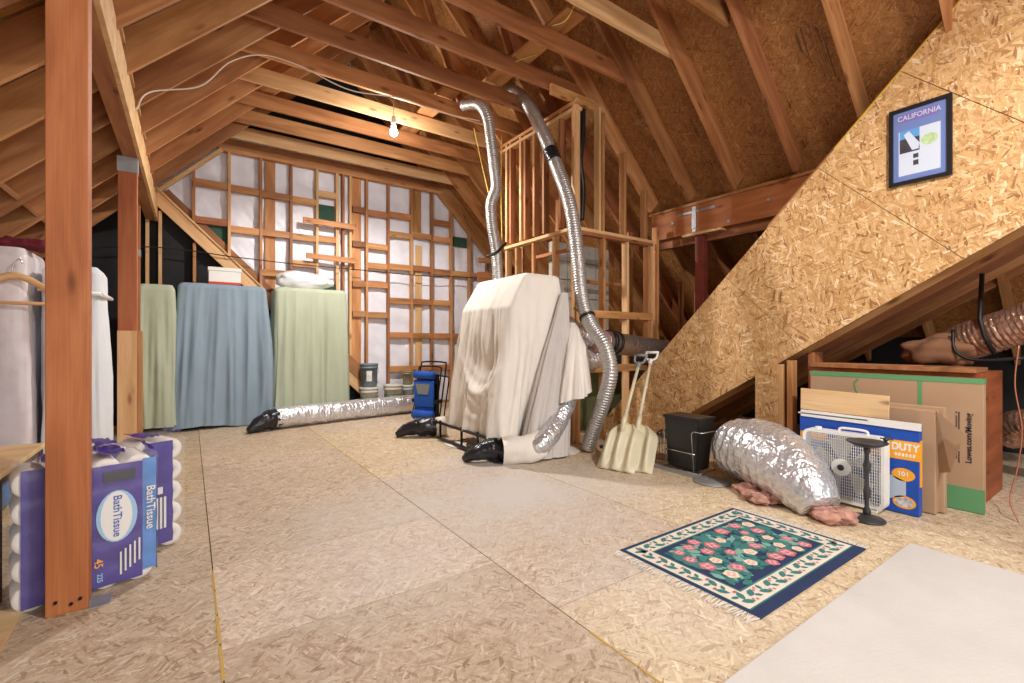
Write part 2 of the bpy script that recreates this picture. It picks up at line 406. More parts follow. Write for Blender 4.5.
bm = B(); bx(bm, -3.2, 7.6, -3, 8.6, -.05, -.019); link('subfloor', bm, 'brown', floor)
bm = B()
for p, q in (((.1, -.5), (.1, 2.9)), ((1.36, 4.0), (1.36, 7)), ((1.36, -.4), (1.36, 1.4))):
    for k in range(14):
        a = k/14; y0 = p[1]+(q[1]-p[1])*a; wv = .004+.004*random.random()
        bx(bm, p[0]-wv, p[0]+wv*.6, y0, y0+(q[1]-p[1])/14*.93, .0002, .0016)
link('glue_seam', bm, plain('amber_glue', (196, 160, 76), .6), floor)

# ============================================================= ROOF + FRAMING (ceiling)
RX, RZ = 2.23, 5.97          # rafter undersides: left Z=3.74+X, right Z=8.2-X
RD = .235; VO = RD*sqrt(2)   # rafter depth and its vertical offset
def roofside(name, x_eave, y0, y1, dz=0):
    ze = RZ-abs(x_eave-RX)+dz; s = 1 if x_eave > RX else -1
    bm = B(); d = VO+.001
    a = [(RX, y0, RZ+d+dz), (x_eave, y0, ze+d), (x_eave, y0, ze+d+.02), (RX, y0, RZ+d+.02+dz)]
    prism(bm, a, (0, y1-y0, 0)); return bm
ceiling = struct(link('ceiling', roofside('ceiling', -2.95, -2.2, 8.55, -.2), 'osb_roof'))
link('roof_deck', roofside('r', 7.3, -2.2, 8.55), 'osb_roof', ceiling)
board('ridge_board', (RX, -2.2, RZ+.16), (RX, 8.4, RZ+.16), .3, .04, 'fir', ceiling)
wm = ['fir', 'fir', 'brown', 'fir', 'pale']
ys = [-1.83+.6*k for k in range(18)]
h2 = RD/2/sqrt(2)
for i, y in enumerate(ys):
    m1 = random.choice(['fir', 'fir', 'brown']); m2 = random.choice(['fir', 'brown', 'fir'])
    nL = Vector((-1, 0, 1)).normalized(); nR = Vector((1, 0, 1)).normalized()
    a = Vector((RX-.02, y, RZ-.02)); b = Vector((-2.9, y, 3.74-2.9)); o_ = nL*RD/2
    sh = Vector((0, .21, -.22))
    if y < 7.6: board('rafter', a+o_+sh, b+o_+sh, RD, .04, m1, ceiling, up=nL)
    yc = y; y = y-max(0, 3-y)*.1 if y > 0 else y
    a = Vector((RX+.02, y, RZ-.02)); b = Vector((7.25, y, 8.2-7.25)); o_ = nR*RD/2
    c1 = Vector((5.22, y, 8.2-5.22)); c2 = Vector((5.62, y, 8.2-5.62))
    if y < 4.3: board('rafter', a+o_, c1+o_, RD, .04, m2, ceiling, up=nR); board('lower_rafter', c2+o_, b+o_, RD, .04, m2, ceiling, up=nR)
    else: board('rafter', a+o_, b+o_, RD, .04, m2, ceiling, up=nR)
    y = yc
    if y > 1.2 or y < 0:
        m3 = random.choice(['fir', 'fir', 'pale', 'brown'])
        board('collar_tie', (.36, y+.041, 4.15+.09), (4.14, y+.041, 4.15+.09), .185, .04, m3, ceiling)
for y0_, y1_ in zip(ys, ys[1:]):
    if 1 < y0_ < 7:
        nL = Vector((-1, 0, 1)).normalized(); c_ = Vector((-1.15, 0, 3.74-1.15))+nL*.13
        board('rafter_block', (c_.x, y0_+.231, c_.z-.22), (c_.x, y1_+.189, c_.z-.22), .2, .04, 'brown', ceiling, up=nL)
# lengthwise boards up among the ties (catwalk planks)
for x0, y0, y1, z in ((3.05, 3.3, 5.3, 4.37), (2.7, 5.2, 7.0, 4.37)):
    board('loft_plank', (x0, y0, z), (x0, y1, z), .03, .24, 'fir', ceiling)
for y in (3.0, 4.2, 5.4, 6.6):
    board('web_strut', (3.0, y+.1, 4.35), (2.35, y+.1, 5.9), .09, .04, 'brown', ceiling, up=(1, 0, 0))

# ============================================================= LEFT BEAM + POSTS
t = thing('header_beam', 'long wooden header beam running overhead on top of the left posts', 'beam', (-.44, 0, 2.92), world=True)
board('beam_timber', (-.455, -2, 3.11), (-.455, 8.36, 3.11), .38, .11, 'brown', t)
bm = B(); bx(bm, -.3995, -.372, -2, 8.36, 2.92, 3.2); bx(bm, -.51, -.372, -2, 8.36, 3.3, 3.33)
o = link('side_board', bm, 'pale', t)
def post(label, x0, x1, y0, y1, z1, m, hold=True, group=None):
    t = thing('wooden_post', label, 'post', ((x0+x1)/2, (y0+y1)/2, 0), world=True)
    board('timber', ((x0+x1)/2, (y0+y1)/2, 0), ((x0+x1)/2, (y0+y1)/2, z1), y1-y0, x1-x0, m, t, up=(0, 1, 0), bev=.004)
    return t
p1 = post('thick reddish wooden post nearest the camera, in front of the tissue packs', -.514, -.373, 2.8, 2.89, 2.92, 'fir_red')
bm = B()
bx(bm, -.372, -.3705, 2.81, 2.88, 0, .03); bx(bm, -.372, -.30, 2.79, 2.9, 0, .004); link('base_bracket', bm, 'steel', p1)
bm = B()
bm.free()
for x, z in ((-.48, .06), (-.43, .04), (-.4, .055)):
    bm = B(); tube(bm, [(x, 2.8, z), (x, 2.793, z)], .007, 8); link('bolt', bm, 'blackmetal', p1)
p2 = post('second wooden post with pale boards nailed to its foot, beside the pale hanging sheets', -.545, -.405, 5.6, 5.7, 2.92, 'fir_red')
for xx in (-.475,): board('side_block', (-.475, 5.575, 0), (-.475, 5.575, 1.3), .04, .14, 'pale', p2, up=(0, 1, 0))
board('side_block', (-.385, 5.62, 0), (-.385, 5.62, 1.3), .09, .04, 'fir', p2, up=(0, 1, 0))
bm = B(); bx(bm, -.55, -.40, 5.59, 5.705, 2.78, 2.92); link('post_cap', bm, 'steel', p2)
p3 = post('slimmer wooden post with a metal bracket behind the second post', -.6, -.5, 7.3, 7.39, 2.92, 'brown')
bm = B(); bx(bm, -.604, -.496, 7.29, 7.4, 2.25, 2.33); link('bracket', bm, 'steel', p3)

# ============================================================= BACK GABLE WALL
YW = 8.4
def roofz(x): return RZ-abs(x-RX)
bm = B()
# white film insulation, wrinkled grid clipped to the polygon above the sloping brace
def quadgrid(bm, x0, x1, z0f, z1f, nx, nzz, yf, mi=0):
    rows = []
    for i in range(nx+1):
        x = x0+(x1-x0)*i/nx; a, b = z0f(x), z1f(x)
        rows.append([bm.verts.new((x, yf(x, a+(b-a)*k/nzz), a+(b-a)*k/nzz)) for k in range(nzz+1)])
    for i in range(nx):
        for k in range(nzz):
            f = bm.faces.new((rows[i][k], rows[i+1][k], rows[i+1][k+1], rows[i][k+1])); f.material_index = mi; f.smooth = True
bl = lambda x: max(0, 2.93-x)
top = lambda x: min(roofz(x)+.1, 4.4)
quadgrid(bm, -.5, 7.0, bl, lambda x: max(bl(x)+.01, top(x)), 150, 80, lambda x, z: YW+.03+.035*nz(x*3+z*2.2, z*1.2-x, 3)+.02*nz(x*9+z*5, z*5, 7))
wall = struct(link('wall_back', bm, 'insul'))
bm = B(); prism(bm, [(-3, YW+.09, 0), (7.3, YW+.09, 0), (7.3, YW+.09, .9), (RX, YW+.09, RZ+.3), (-3, YW+.09, .8)], (0, .03, 0)); link('outer_sheathing', bm, 'black', wall)
bm = B()
prism(bm, [(-3, YW+.02, 0), (2.9, YW+.02, 0), (-.5, YW+.02, 3.4), (-3, YW+.02, .9)], (0, .02, 0)); link('felt_lining', bm, 'black', wall)
bm = B()
prism(bm, [(.1, YW+.0, 2.98), (.5, YW, 2.98), (.5, YW, 2.45)], (0, .012, 0))
prism(bm, [(2.0-.2, YW, 3.55), (2.07, YW, 3.55), (2.07, YW, 3.3), (1.8, YW, 3.3)], (0, .012, 0))
prism(bm, [(1.4, YW-.01, 1.95), (2.1, YW-.01, 1.95), (2.1, YW-.01, 2.2), (1.4, YW-.01, 2.28)], (0, .012, 0))
prism(bm, [(4.35, YW, 3.13), (4.7, YW, 3.13), (4.7, YW, 3.33), (4.35, YW, 3.33)], (0, .012, 0)); link('green_patch', bm, 'green', wall)
SY = YW-.06       # stud centre depth
def stud(x, z0=None, z1=None, m='fir', w_=.04, y=SY, d=.09):
    z0 = bl(x) if z0 is None else z0; z1 = min(roofz(x)-.02, 4.15) if z1 is None else z1
    board('stud', (x, y, z0), (x, y, z1), d, w_, m, wall, up=(0, 1, 0))
studs = [.05, .5, .93, 1.37, 1.77, 2.1, 2.2, 2.32, 2.61, 3.01, 3.46, 3.88, 4.3, 4.72, 5.15, 5.6, 6.05]
for x in studs:
    stud(x, m='pale' if x in (2.1, 2.32, 1.77, .5) else random.choice(['fir', 'fir', 'brown', 'pale']), w_=.05 if x in (2.1,) else .04)
for x in (-.49, -.345, .06, .55, -1.2, -1.9): stud(x, 0, (min(2.72-x, roofz(x))) if x > -.4 else roofz(x), 'pale' if x < 0 else 'fir')
# flat boards behind
board('flat_board', (1.07, YW-.005, 1.9), (1.07, YW-.005, 4.1), .02, .15, 'fir', wall, up=(0, 1, 0))
board('flat_board', (2.44, YW-.02, .5), (2.44, YW-.02, 4.1), .02, .17, 'fir', wall, up=(0, 1, 0))
board('flat_board', (3.6, YW-.01, 3.2), (3.6, YW-.01, 4.1), .02, .16, 'fir', wall, up=(0, 1, 0))
board('flat_board', (3.63, YW-.012, .3), (3.63, YW-.012, 3.05), .02, .13, 'pale', wall, up=(0, 1, 0))
R = {(.05, .5): [3.57, 3.01], (.5, .93): [3.56, 2.93], (.93, 1.37): [3.55, 2.94, 2.3], (1.37, 1.77): [3.54, 2.93, 2.49], (1.77, 2.1): [3.71, 2.95],
     (2.34, 2.61): [3.54, 2.93, 2.22, 1.69], (2.61, 3.01): [3.52, 2.92, 2.57, 2.23, 1.68], (3.01, 3.46): [3.55, 3.19, 2.59, 1.96, 1.32, .69],
     (3.46, 3.88): [3.23, 2.6, 1.96, 1.31, .69], (3.88, 4.3): [3.54, 3.21, 2.57, 1.96, 1.31, .69], (4.3, 4.72): [2.57, 1.31], (4.72, 5.15): [2.57, 1.96]}
for (a, b), zs in R.items():
    for z in zs:
        board('blocking', (a+.02, SY, z), (b-.02, SY, z), .105, .06, random.choice(['fir', 'fir', 'brown']) if not (z == 3.71) else 'pale', wall)
board('floor_plate', (-3, SY, .02), (7, SY, .02), .04, .09, 'fir', wall)
# sloping brace boards
d = Vector((1, 0, -1)).normalized(); nrm = Vector((1, 0, 1)).normalized()
for (x0, x1, zo, y, m, wd) in ((-.52, 2.9, 2.88, SY-.07, 'pale', .19), (-.3, 2.75, 3.06, SY+.035, 'brown', .14), (2.2, 2.72, 3.12, SY-.09, 'fir', .2)):
    board('diagonal_brace', (x0, y, zo-x0), (x1, y, zo-x1), wd, .04, m, wall, up=nrm)
board('diagonal_brace', (-.42, SY-.09, 2.99+.42), (2.0, SY-.09, .99), .02, .05, 'pale', wall, up=nrm)
board('rafter_trim', (-.44, SY-.03, 3.27), (.4, SY-.03, 4.11), .05, .08, 'pale', wall, up=(-1, 0, 1))
board('rafter_trim', (4.02, SY-.02, 4.13), (6.9, SY-.02, 1.25), .09, .08, 'fir', wall, up=(1, 0, 1))
board('top_plate', (.36, SY-.02, 4.125), (4.1, SY-.02, 4.125), .05, .09, 'fir', wall)
board('cross_beam', (4.75, SY-.3, 2.5), (6.6, SY-.3, 2.5), .2, .05, 'brown', wall)
board('cross_beam', (4.8, SY-.25, 2.85), (6.2, SY-.25, 2.85), .1, .05, 'fir', wall)
# two loose boards nailed across the studs
for (a, b, lab) in (((1.53, 3.2), (2.37, 3.19), 'upper of two short wooden boards nailed across the back wall studs'), ((1.58, 2.62), (2.39, 2.6), 'lower of two short wooden boards nailed across the back wall studs')):
    o = board('nailed_board', (a[0], SY-.13, a[1]), (b[0], SY-.13, b[1]), .09, .04, 'fir'); tag(o, lab, 'board', 'short boards on the back wall')
def cable(label, pts, r, m, n=10, name='cable'):
    bm = B(); tube(bm, catmull(pts, n), r, 6); return tag(link(name, bm, m, smooth=True), label, 'cable')
cable('thin black cable strung along the back wall above the covered racks', [(-1.5, 8.1, 2.35), (-.4, 8.18, 2.52), (.6, 8.18, 2.48), (1.5, 8.15, 2.45), (2.5, 8.17, 2.45), (3.5, 8.17, 2.44), (4.4, 8.17, 2.48), (5.0, 8.1, 2.5)], .008, 'wire_black')

# ============================================================= CENTRE SHAFT FRAMING (duct chase)
chase = struct(link('wall_center', (lambda b: (bx(b, 3.69, 3.73, 4.03, 5.5, 0, .04), b)[1])(B()), 'fir'))
CX, CY = 3.69, 4.02
def cstud(x, y, z0, z1, ax, m='fir'):     # ax: wall direction. 'y' wall at X=CX, 'x' wall at Y=CY
    if ax == 'y': board('stud', (CX+.045, y, z0), (CX+.045, y, z1), .09, .04, m, chase, up=(1, 0, 0))
    else: board('stud', (x, CY+.045, z0), (x, CY+.045, z1), .09, .04, m, chase, up=(0, 1, 0))
for y, m in ((4.05, 'pale'), (4.42, 'pale'), (4.84, 'fir'), (5.22, 'fir'), (5.46, 'pale')): cstud(0, y, 0, 2.49, 'y', m)
for y, m in ((4.05, 'pale'), (4.3, 'brown'), (4.62, 'brown'), (4.82, 'fir'), (5.02, 'brown'), (5.12, 'pale'), (5.36, 'brown'), (5.46, 'pale')): cstud(0, y, 2.57, 4.0, 'y', m)
board('mid_plate', (CX+.045, 4.02, 2.53), (CX+.045, 5.5, 2.53), .04, .1, 'pale', chase)
board('mid_plate', (CX, CY+.045, 2.53), (5.1, CY+.045, 2.53), .04, .1, 'pale', chase)
board('mid_plate', (CX, CY+.045, 2.49), (5.1, CY+.045, 2.49), .04, .09, 'brown', chase)
board('top_plate', (CX+.045, 4.0, 4.0), (CX+.045, 5.6, 4.0), .04, .1, 'fir', chase)
board('top_plate', (CX+.045, 4.0, 3.93), (CX+.045, 5.6, 3.93), .04, .1, 'pale', chase)
board('top_plate', (3.4, 4.12, 4.1), (4.1, 4.12, 4.1), .12, .04, 'fir', chase)
for x, m in ((3.72, 'fir'), (4.18, 'fir'), (4.6, 'pale'), (5.02, 'fir'), (5.07, 'pale'), (5.2, 'fir')): cstud(x, 0, 0, 2.47 if x < 5.1 else 2.75, 'x', m)
for x, m in ((3.73, 'pale'), (4.1, 'pale'), (4.16, 'fir'), (4.55, 'fir'), (4.96, 'fir')): cstud(x, 0, 2.55, min(8.16-x, 4.05), 'x', m)
for z in (1.53, .87): board('blocking', (CX+.08, CY+.0, z), (5.05, CY+.0, z), .09, .04, 'fir', chase)
board('blocking', (4.1, CY+.5, 2.0), (5.0, CY+.5, 2.0), .05, .04, 'brown', chase)
board('blocking', (CX+.045, 4.1, 2.3), (CX+.045, 4.8, 2.3), .04, .04, 'brown', chase)
# wood behind
for x in (4.0, 4.7, 5.4): board('rear_stud', (x, 5.5, 0), (x, 5.5, min(8.1-x, 3.9)), .09, .04, 'brown', chase, up=(0, 1, 0))
for y in (4.6, 5.1): board('rear_stud', (5.3, y, 0), (5.3, y, 2.8), .09, .04, 'fir', chase, up=(1, 0, 0))
bm = B()
for i in range(4):
    for k in range(6): bx(bm, 3.98+i*.27, 3.98+i*.27+.262, 4.78, 4.86, 1.05+k*.25, 1.05+k*.25+.242, bev=.006)
link('masonry_block', bm, 'blockgrey', chase)['kind'] = 'structure'
bm = B(); bx(bm, 3.95, 5.1, 4.6, 4.62, 0, .85); link('back_panel', bm, 'greenpanel', chase)
bm = B(); tube(bm, [(3.86, 4.2, 2.3), (3.86, 4.2, 3.9)], .045, 14); tag(link('vent_pipe', bm, 'steel', smooth=True), 'grey vertical vent pipe inside the wood-framed shaft', 'pipe')
bm = B(); tube(bm, catmull([(3.98, 4.2, 4.1), (3.97, 4.19, 3.75), (3.94, 4.2, 3.4), (4.0, 4.22, 3.1), (3.98, 4.22, 2.7)], 10), .035, 10); tag(link('black_hose', bm, 'blackplastic', smooth=True), 'black flexible hose hanging inside the shaft beside the grey pipe', 'hose')

# ============================================================= RIGHT BEAM, POST
t = thing('header_beam', 'wide wooden header beam under the roof slope above the red steel post', 'beam', (5.43, 2.2, 2.6), world=True)
board('beam_timber', (5.425, -.5, 2.79), (5.425, 4.27, 2.79), .36, .09, 'fir_red', t)
board('cap_board', (5.43, -.5, 2.985), (5.43, 4.3, 2.985), .035, .14, 'fir', t)
board('ledger', (5.5, -.5, 2.55), (5.5, 4.27, 2.55), .12, .09, 'brown', t)
bm = B(); bx(bm, 5.372, 5.379, 3.57, 3.62, 2.62, 2.95); bx(bm, 5.37, 5.379, 3.3, 3.85, 2.87, 2.9); link('steel_strap', bm, 'steel', t)
bm = B(); bx(bm, 5.365, 5.379, 3.56, 3.63, 2.66, 2.9, bev=.006); link('hanger_bracket', bm, 'steel', t)
bm = B()
bm.free()
for y, z in ((2.65, 2.8), (3.12, 2.66), (3.92, 2.8)):
    bm = B(); tube(bm, [(5.38, y, z), (5.365, y, z)], .018, 10); link('bolt_head', bm, 'steel', t)
bm = B(); bx(bm, 5.36, 5.48, 3.46, 3.58, 0, 2.57); bx(bm, 5.3, 5.5, 3.25, 3.7, 2.57, 2.6)
t = thing('steel_post', 'dark red steel post standing under the right header beam', 'post', (5.42, 3.52, 0), world=True)
bm2 = B(); bx(bm2, 5.37, 5.47, 3.46, 3.58, 0, 2.57, bev=.004); link('shaft', bm2, 'redsteel', t); bm.free()
bm = B(); bx(bm, 5.33, 5.5, 3.2, 3.75, 2.57, 2.6); link('bearing_plate', bm, 'pale', t)
# rooms' dark wood behind
for k, (y, z1) in enumerate(((3.9, 1.9), (3.75, 1.7), (4.3, 2.1))): board('knee_stud', (5.9+.1*k, y, 0), (5.9+.1*k, y, z1), .09, .04, 'brown', chase, up=(1, 0, 0))
wr = struct(link('wall_rear_right', (lambda b: (bx(b, 7.28, 7.32, -2.2, 8.5, 0, 1.35), b)[1])(B()), 'black'))

# ============================================================= SLOPED BOARD WALL AT RIGHT (X = 4.68)
WX = 4.68
s2 = sqrt(2)
# coordinates on the wall: u along the top edge (towards camera and up), v square to it (down and towards camera)
def uv(u, v):   # u=( -Y+Z )/s2 ; v = distance below the top edge
    # top edge: Y+Z = 4.64 ;  Y+Z = 4.64 - v*s2
    s = 4.64-v*s2; dd = u*s2+1.2   # Z-Y (abs Z)
    return ((s-dd)/2, (s+dd)/2)
def clip(polyg, f):
    out = []
    for i, p in enumerate(polyg):
        q = polyg[(i+1) % len(polyg)]; a, b = f(p), f(q)
        if a >= 0: out.append(p)
        if a*b < 0: tt = a/(a-b); out.append((p[0]+(q[0]-p[0])*tt, p[1]+(q[1]-p[1])*tt))
    return out
low = lambda p: p[1]-(3.8-p[0])*.625     # above the lower edge
flr = lambda p: p[1]-.003
near = lambda p: p[0]+1.2
wall_r = None
cuts = [-4, -1.46, -.21, .629, 1.754, 2.97, 4.2]
for i, (u0, u1) in enumerate(zip(cuts, cuts[1:])):
    g = .0022
    pg = [uv(u0+g, 0), uv(u1-g, 0), uv(u1-g, 6), uv(u0+g, 6)]
    for f in (low, flr, near): pg = clip(pg, f) if pg else pg
    if len(pg) < 3: continue
    dx = [0, 0, 0, .004, 0, 0][i]
    bm = B(); prism(bm, [(WX-dx, y, z) for y, z in pg], (.018, 0, 0))
    o = link('wall_right' if wall_r is None else 'board_sheet', bm, 'osb_wall', wall_r)
    if wall_r is None: wall_r = struct(o)
bm = B()
a = (4.64-1.74, 1.74); 
prism(bm, [(WX-.002, 4.64-2.9, 2.9), (WX+.02, 4.64-2.9, 2.9), (WX+.02, 4.64-4.3, 4.3), (WX-.002, 4.64-4.3, 4.3)], (0, .006, .006)); link('painted_edge', bm, 'yellow', wall_r)
dn = Vector((0, -1, 1)).normalized(); nn = Vector((0, 1, 1)).normalized()
for dz, x, y0, y1 in ((-.02, 4.73, -1.0, 2.3), (.03, 4.8, 1.55, 2.35), (.03, 4.88, 1.55, 2.2)):
    board('edge_joist', (x, y1, 4.64-y1+dz), (x, y0, 4.64-y0+dz), .09, .05, 'fir', wall_r, up=nn)
# sloped joists under the lower edge, seen end on as steps
ang = Vector((0, -1, .625)).normalized(); un = Vector((0, .625, 1)).normalized()
for k, x in enumerate((4.72, 4.98, 5.3, 5.65, 6.05, 6.5)):
    y0, y1 = 3.8, -.9
    off = un*(.07+.03)
    board('sloped_joist', Vector((x, y0, .0))+off, Vector((x, y1, (3.8-y1)*.625))+off, .19, .04, ['brown', 'fir', 'brown'][k % 3], wall_r, up=un)
bm = B()
prism(bm, [(4.7, 3.8, .2), (4.7, -.9, .2+4.7*.625), (4.7, -.9, .24+4.7*.625), (4.7, 3.8, .24)], (2.6, 0, 0)); link('sloped_soffit', bm, 'osb_roof', wall_r)
# short support under it
t = thing('support_stud', 'short board-faced stud holding up the sloped wall behind the silver duct', 'stud', (4.7, 2.3, 0), world=True)
bm = B(); prism(bm, [(4.66, 2.22, 0), (4.66, 2.43, 0), (4.66, 2.43, .86), (4.66, 2.22, .99)], (.02, 0, 0)); link('board_face', bm, 'osb_wall', t)
board('stud_core', (4.72, 2.2, 0), (4.72, 2.2, .98), .08, .04, 'pale', t, up=(1, 0, 0))
board('stud_core', (4.74, 2.12, 0), (4.74, 2.12, 1.02), .1, .05, 'fir', t, up=(1, 0, 0))
board('stud_core', (4.9, 1.98, 0), (4.9, 1.98, 1.1), .05, .2, 'brown', t, up=(0, 1, 0))
board('stud_core', (4.8, 1.95, .98), (4.95, 1.2, .98), .05, .1, 'brown', t)

# ============================================================= framed poster
t = thing('framed_poster', 'black framed blue poster hanging on the sloped board wall', 'picture', (WX, 1.155, 2.44), world=True)
fx = WX-.006
y0, y1, z0, z1 = .965, 1.345, 2.445, 3.055
bm = B(); b_ = .028
bx(bm, fx-.022, fx, y0, y0+b_, z0, z1); bx(bm, fx-.022, fx, y1-b_, y1, z0, z1); bx(bm, fx-.022, fx, y0+b_, y1-b_, z0, z0+b_); bx(bm, fx-.022, fx, y0+b_, y1-b_, z1-b_, z1)
link('frame', bm, 'blackplastic', t)
pb = plain('poster_blue', (112, 132, 190), .35); pp = plain('poster_paper', (206, 216, 232), .35); pd = plain('poster_photo_dark', (70, 64, 74), .4, nz=.4, nscale=30); pg_ = plain('poster_green', (184, 210, 160), .4, nz=.2, nscale=30)
M['poster_paper'] = pp; psk = plain('poster_sky', (96, 160, 220), .4); ppu = plain('poster_purple', (130, 110, 180), .4)
def prect(bm, ya, yb, za, zb, dx, mi):     # ya..yb measured from the left edge as seen (towards +Y), fractions
    Ya = y1-b_-(y1-y0-2*b_)*ya; Yb = y1-b_-(y1-y0-2*b_)*yb; Za = z0+b_+(z1-z0-2*b_)*za; Zb = z0+b_+(z1-z0-2*b_)*zb
    poly(bm, [(fx-dx, Ya, Za), (fx-dx, Yb, Za), (fx-dx, Yb, Zb), (fx-dx, Ya, Zb)], mi)
bm = B(); bx(bm, fx-.008, fx, y0+b_, y1-b_, z0+b_, z1-b_)
prect(bm, .1, .88, .08, .72, .0085, 1); prect(bm, .1, .85, .84, .96, .0085, 5)
prect(bm, .12, .5, .4, .72, .009, 2); prect(bm, .12, .5, .6, .72, .0094, 4)
prect(bm, .38, .48, .3, .36, .009, 2); prect(bm, .38, .48, .2, .27, .009, 2)
def pell(cy, cz, ry, rz, dx, mi):
    Yc = y1-b_-(y1-y0-2*b_)*cy; Zc = z0+b_+(z1-z0-2*b_)*cz
    poly(bm, [(fx-dx, Yc+ry*cos(a*pi/8)*(1+.15*nz(a)), Zc+rz*sin(a*pi/8)) for a in range(16)], mi)
pell(.68, .52, .05, .045, .009, 3)
prism_pts = [(.2, .66), (.3, .7), (.5, .5), (.48, .42), (.36, .42)]
poly(bm, [(fx-.0098, y1-b_-(y1-y0-2*b_)*a, z0+b_+(z1-z0-2*b_)*b) for a, b in prism_pts], 1)
pr_ = link('poster_print', bm, [pb, pp, pd, pg_, psk, ppu], t)
mt_ = frame_at((fx-.0105, 1.16, z0+b_+(z1-z0-2*b_)*.9), (0, -1, 0), (0, 0, 1)); text('title_lettering', 'CALIFORNIA', .056, 'poster_paper', mt_, pr_, bold=.0004, sx=.82)
mt_ = frame_at((fx-.0105, 1.16, z0+b_+(z1-z0-2*b_)*.77), (0, -1, 0), (0, 0, 1)); text('subtitle_lettering', 'OOOOO', .02, 'ink', mt_, t) if False else None

# ============================================================= RUG
t = thing('floral_rug', 'small navy and cream floral fringed rug on the board floor', 'rug', (2.6, 1.42, 0), world=True)
rx0, rx1, ry0, ry1 = 2.02, 3.2, 1.03, 1.83
navy = plain('rug_navy', (34, 50, 88), .95, nz=.15, bmp=.3, bscale=120); cream = plain('rug_cream', (224, 214, 200), .95, nz=.06, bmp=.3, bscale=120)
teal = plain('rug_teal', (58, 122, 118), .95, nz=.15); tealL = plain('rug_light_teal', (122, 170, 160), .95); rose = plain('rug_rose', (190, 112, 124), .95, nz=.15); roseL = plain('rug_light_rose', (222, 168, 170), .95); crm2 = plain('rug_cream_flower', (234, 214, 186), .95)
rng = random.Random(4)
bm = B(); bx(bm, rx0, rx1, ry0, ry1, 0, .008, 0, bev=.002)
def ring(i0, i1, z, mi):
    a = [(rx0+i0[0], ry0+i0[1]), (rx1-i0[2], ry0+i0[1]), (rx1-i0[2], ry1-i0[3]), (rx0+i0[0], ry1-i0[3])]
    b = [(rx0+i1[0], ry0+i1[1]), (rx1-i1[2], ry0+i1[1]), (rx1-i1[2], ry1-i1[3]), (rx0+i1[0], ry1-i1[3])]
    for k in range(4): poly(bm, [(*a[k], z), (*a[(k+1) % 4], z), (*b[(k+1) % 4], z), (*b[k], z)], mi)
ring((.025, .06, .025, .025), (.14, .17, .14, .13), .0085, 1)
ring((.022, .055, .022, .022), (.028, .063, .028, .028), .0087, 2)
ring((.132, .162, .132, .122), (.142, .172, .142, .132), .0089, 2)
def leaf(x, y, ln, wd, a, mi, z):
    pts = [(0, 0), (.25, .8), (.6, 1), (1, 0), (.6, -1), (.25, -.8)]
    poly(bm, [(x+ln*p*cos(a)-wd*q*sin(a), y+ln*p*sin(a)+wd*q*cos(a), z) for p, q in pts], mi)
def flower(x, y, r, mi, mi2, z):
    a0 = rng.random()*6
    poly(bm, [(x+r*(1+.1*cos(5*a+a0))*cos(a), y+r*(1+.1*cos(5*a+a0))*sin(a), z) for a in [2*pi*k/20 for k in range(20)]], mi)
    poly(bm, [(x+r*.6*(1+.3*cos(4*a+a0))*cos(a), y+r*.6*(1+.3*cos(4*a+a0))*sin(a), z+.0004) for a in [2*pi*k/16 for k in range(16)]], mi2)
    poly(bm, [(x+r*.28*cos(a), y+r*.28*sin(a), z+.0008) for a in [2*pi*k/10 for k in range(10)]], mi)
fx0, fx1, fy0, fy1 = rx0+.155, rx1-.155, ry0+.185, ry1-.145
z_ = .0092
for k in range(520):
    x = rng.uniform(fx0+.004, fx1-.004); y = rng.uniform(fy0+.004, fy1-.004); a = rng.random()*6.28
    ln = rng.uniform(.045, .09)
    if fx0 < x+ln*cos(a) < fx1 and fy0 < y+ln*sin(a) < fy1: leaf(x, y, ln, ln*.26, a, rng.choice([2, 2, 2, 7, 3]), z_+k*.0000018)
pl_ = []
for k in range(400):
    x = rng.uniform(fx0+.035, fx1-.035); y = rng.uniform(fy0+.035, fy1-.035)
    if all((x-a)**2+(y-b)**2 > .088**2 for a, b in pl_): pl_.append((x, y))
    if len(pl_) >= 34: break
for i, (x, y) in enumerate(pl_):
    flower(x, y, rng.uniform(.028, .046), 4 if i % 3 else 6, 5 if i % 3 else 5, .0106)
for side in range(4):
    n_ = 14 if side < 2 else 9
    for k in range(n_):
        f = (k+.6)/n_
        if side == 0: x, y, a = rx0+.04+f*(rx1-rx0-.1), ry0+.115, 0
        elif side == 1: x, y, a = rx0+.04+f*(rx1-rx0-.1), ry1-.077, 0
        elif side == 2: x, y, a = rx0+.083, ry0+.1+f*(ry1-ry0-.16), pi/2
        else: x, y, a = rx1-.083, ry0+.1+f*(ry1-ry0-.16), pi/2
        s_ = 1 if k % 2 else -1
        leaf(x-.03*cos(a), y-.03*sin(a), .072, .017, a+.5*s_, 2, .0095); leaf(x, y, .045, .011, a-1.0*s_+.3, 2, .0096)
        for q in range(2):
            xx, yy = x+.035*cos(a)-s_*(.02+.01*q)*sin(a)+.02*q*cos(a), y+.035*sin(a)+s_*(.02+.01*q)*cos(a)
            poly(bm, [(xx+.008*cos(b), yy+.008*sin(b), .0098) for b in [2*pi*j/8 for j in range(8)]], 4)

link('rug_pile', bm, [navy, cream, teal, tealL, rose, roseL, crm2, plain('rug_dark_teal', (38, 92, 98), .95)], t)
for sx_, x in ((-1, rx0), (1, rx1)):
    bm = B()
    for k in range(100):
        y = ry0+.004+(ry1-ry0-.008)*k/99
        ln = rng.uniform(.05, .085); j = rng.uniform(-.02, .02)
        tube(bm, [(x, y, .005), (x+sx_*ln*.5, y+j*.6, .006), (x+sx_*ln, y+j+rng.uniform(-.006, .006), .003)], .0028, 4)
    link('fringe', bm, plain('fringe_cotton', (226, 218, 206), .95), t)

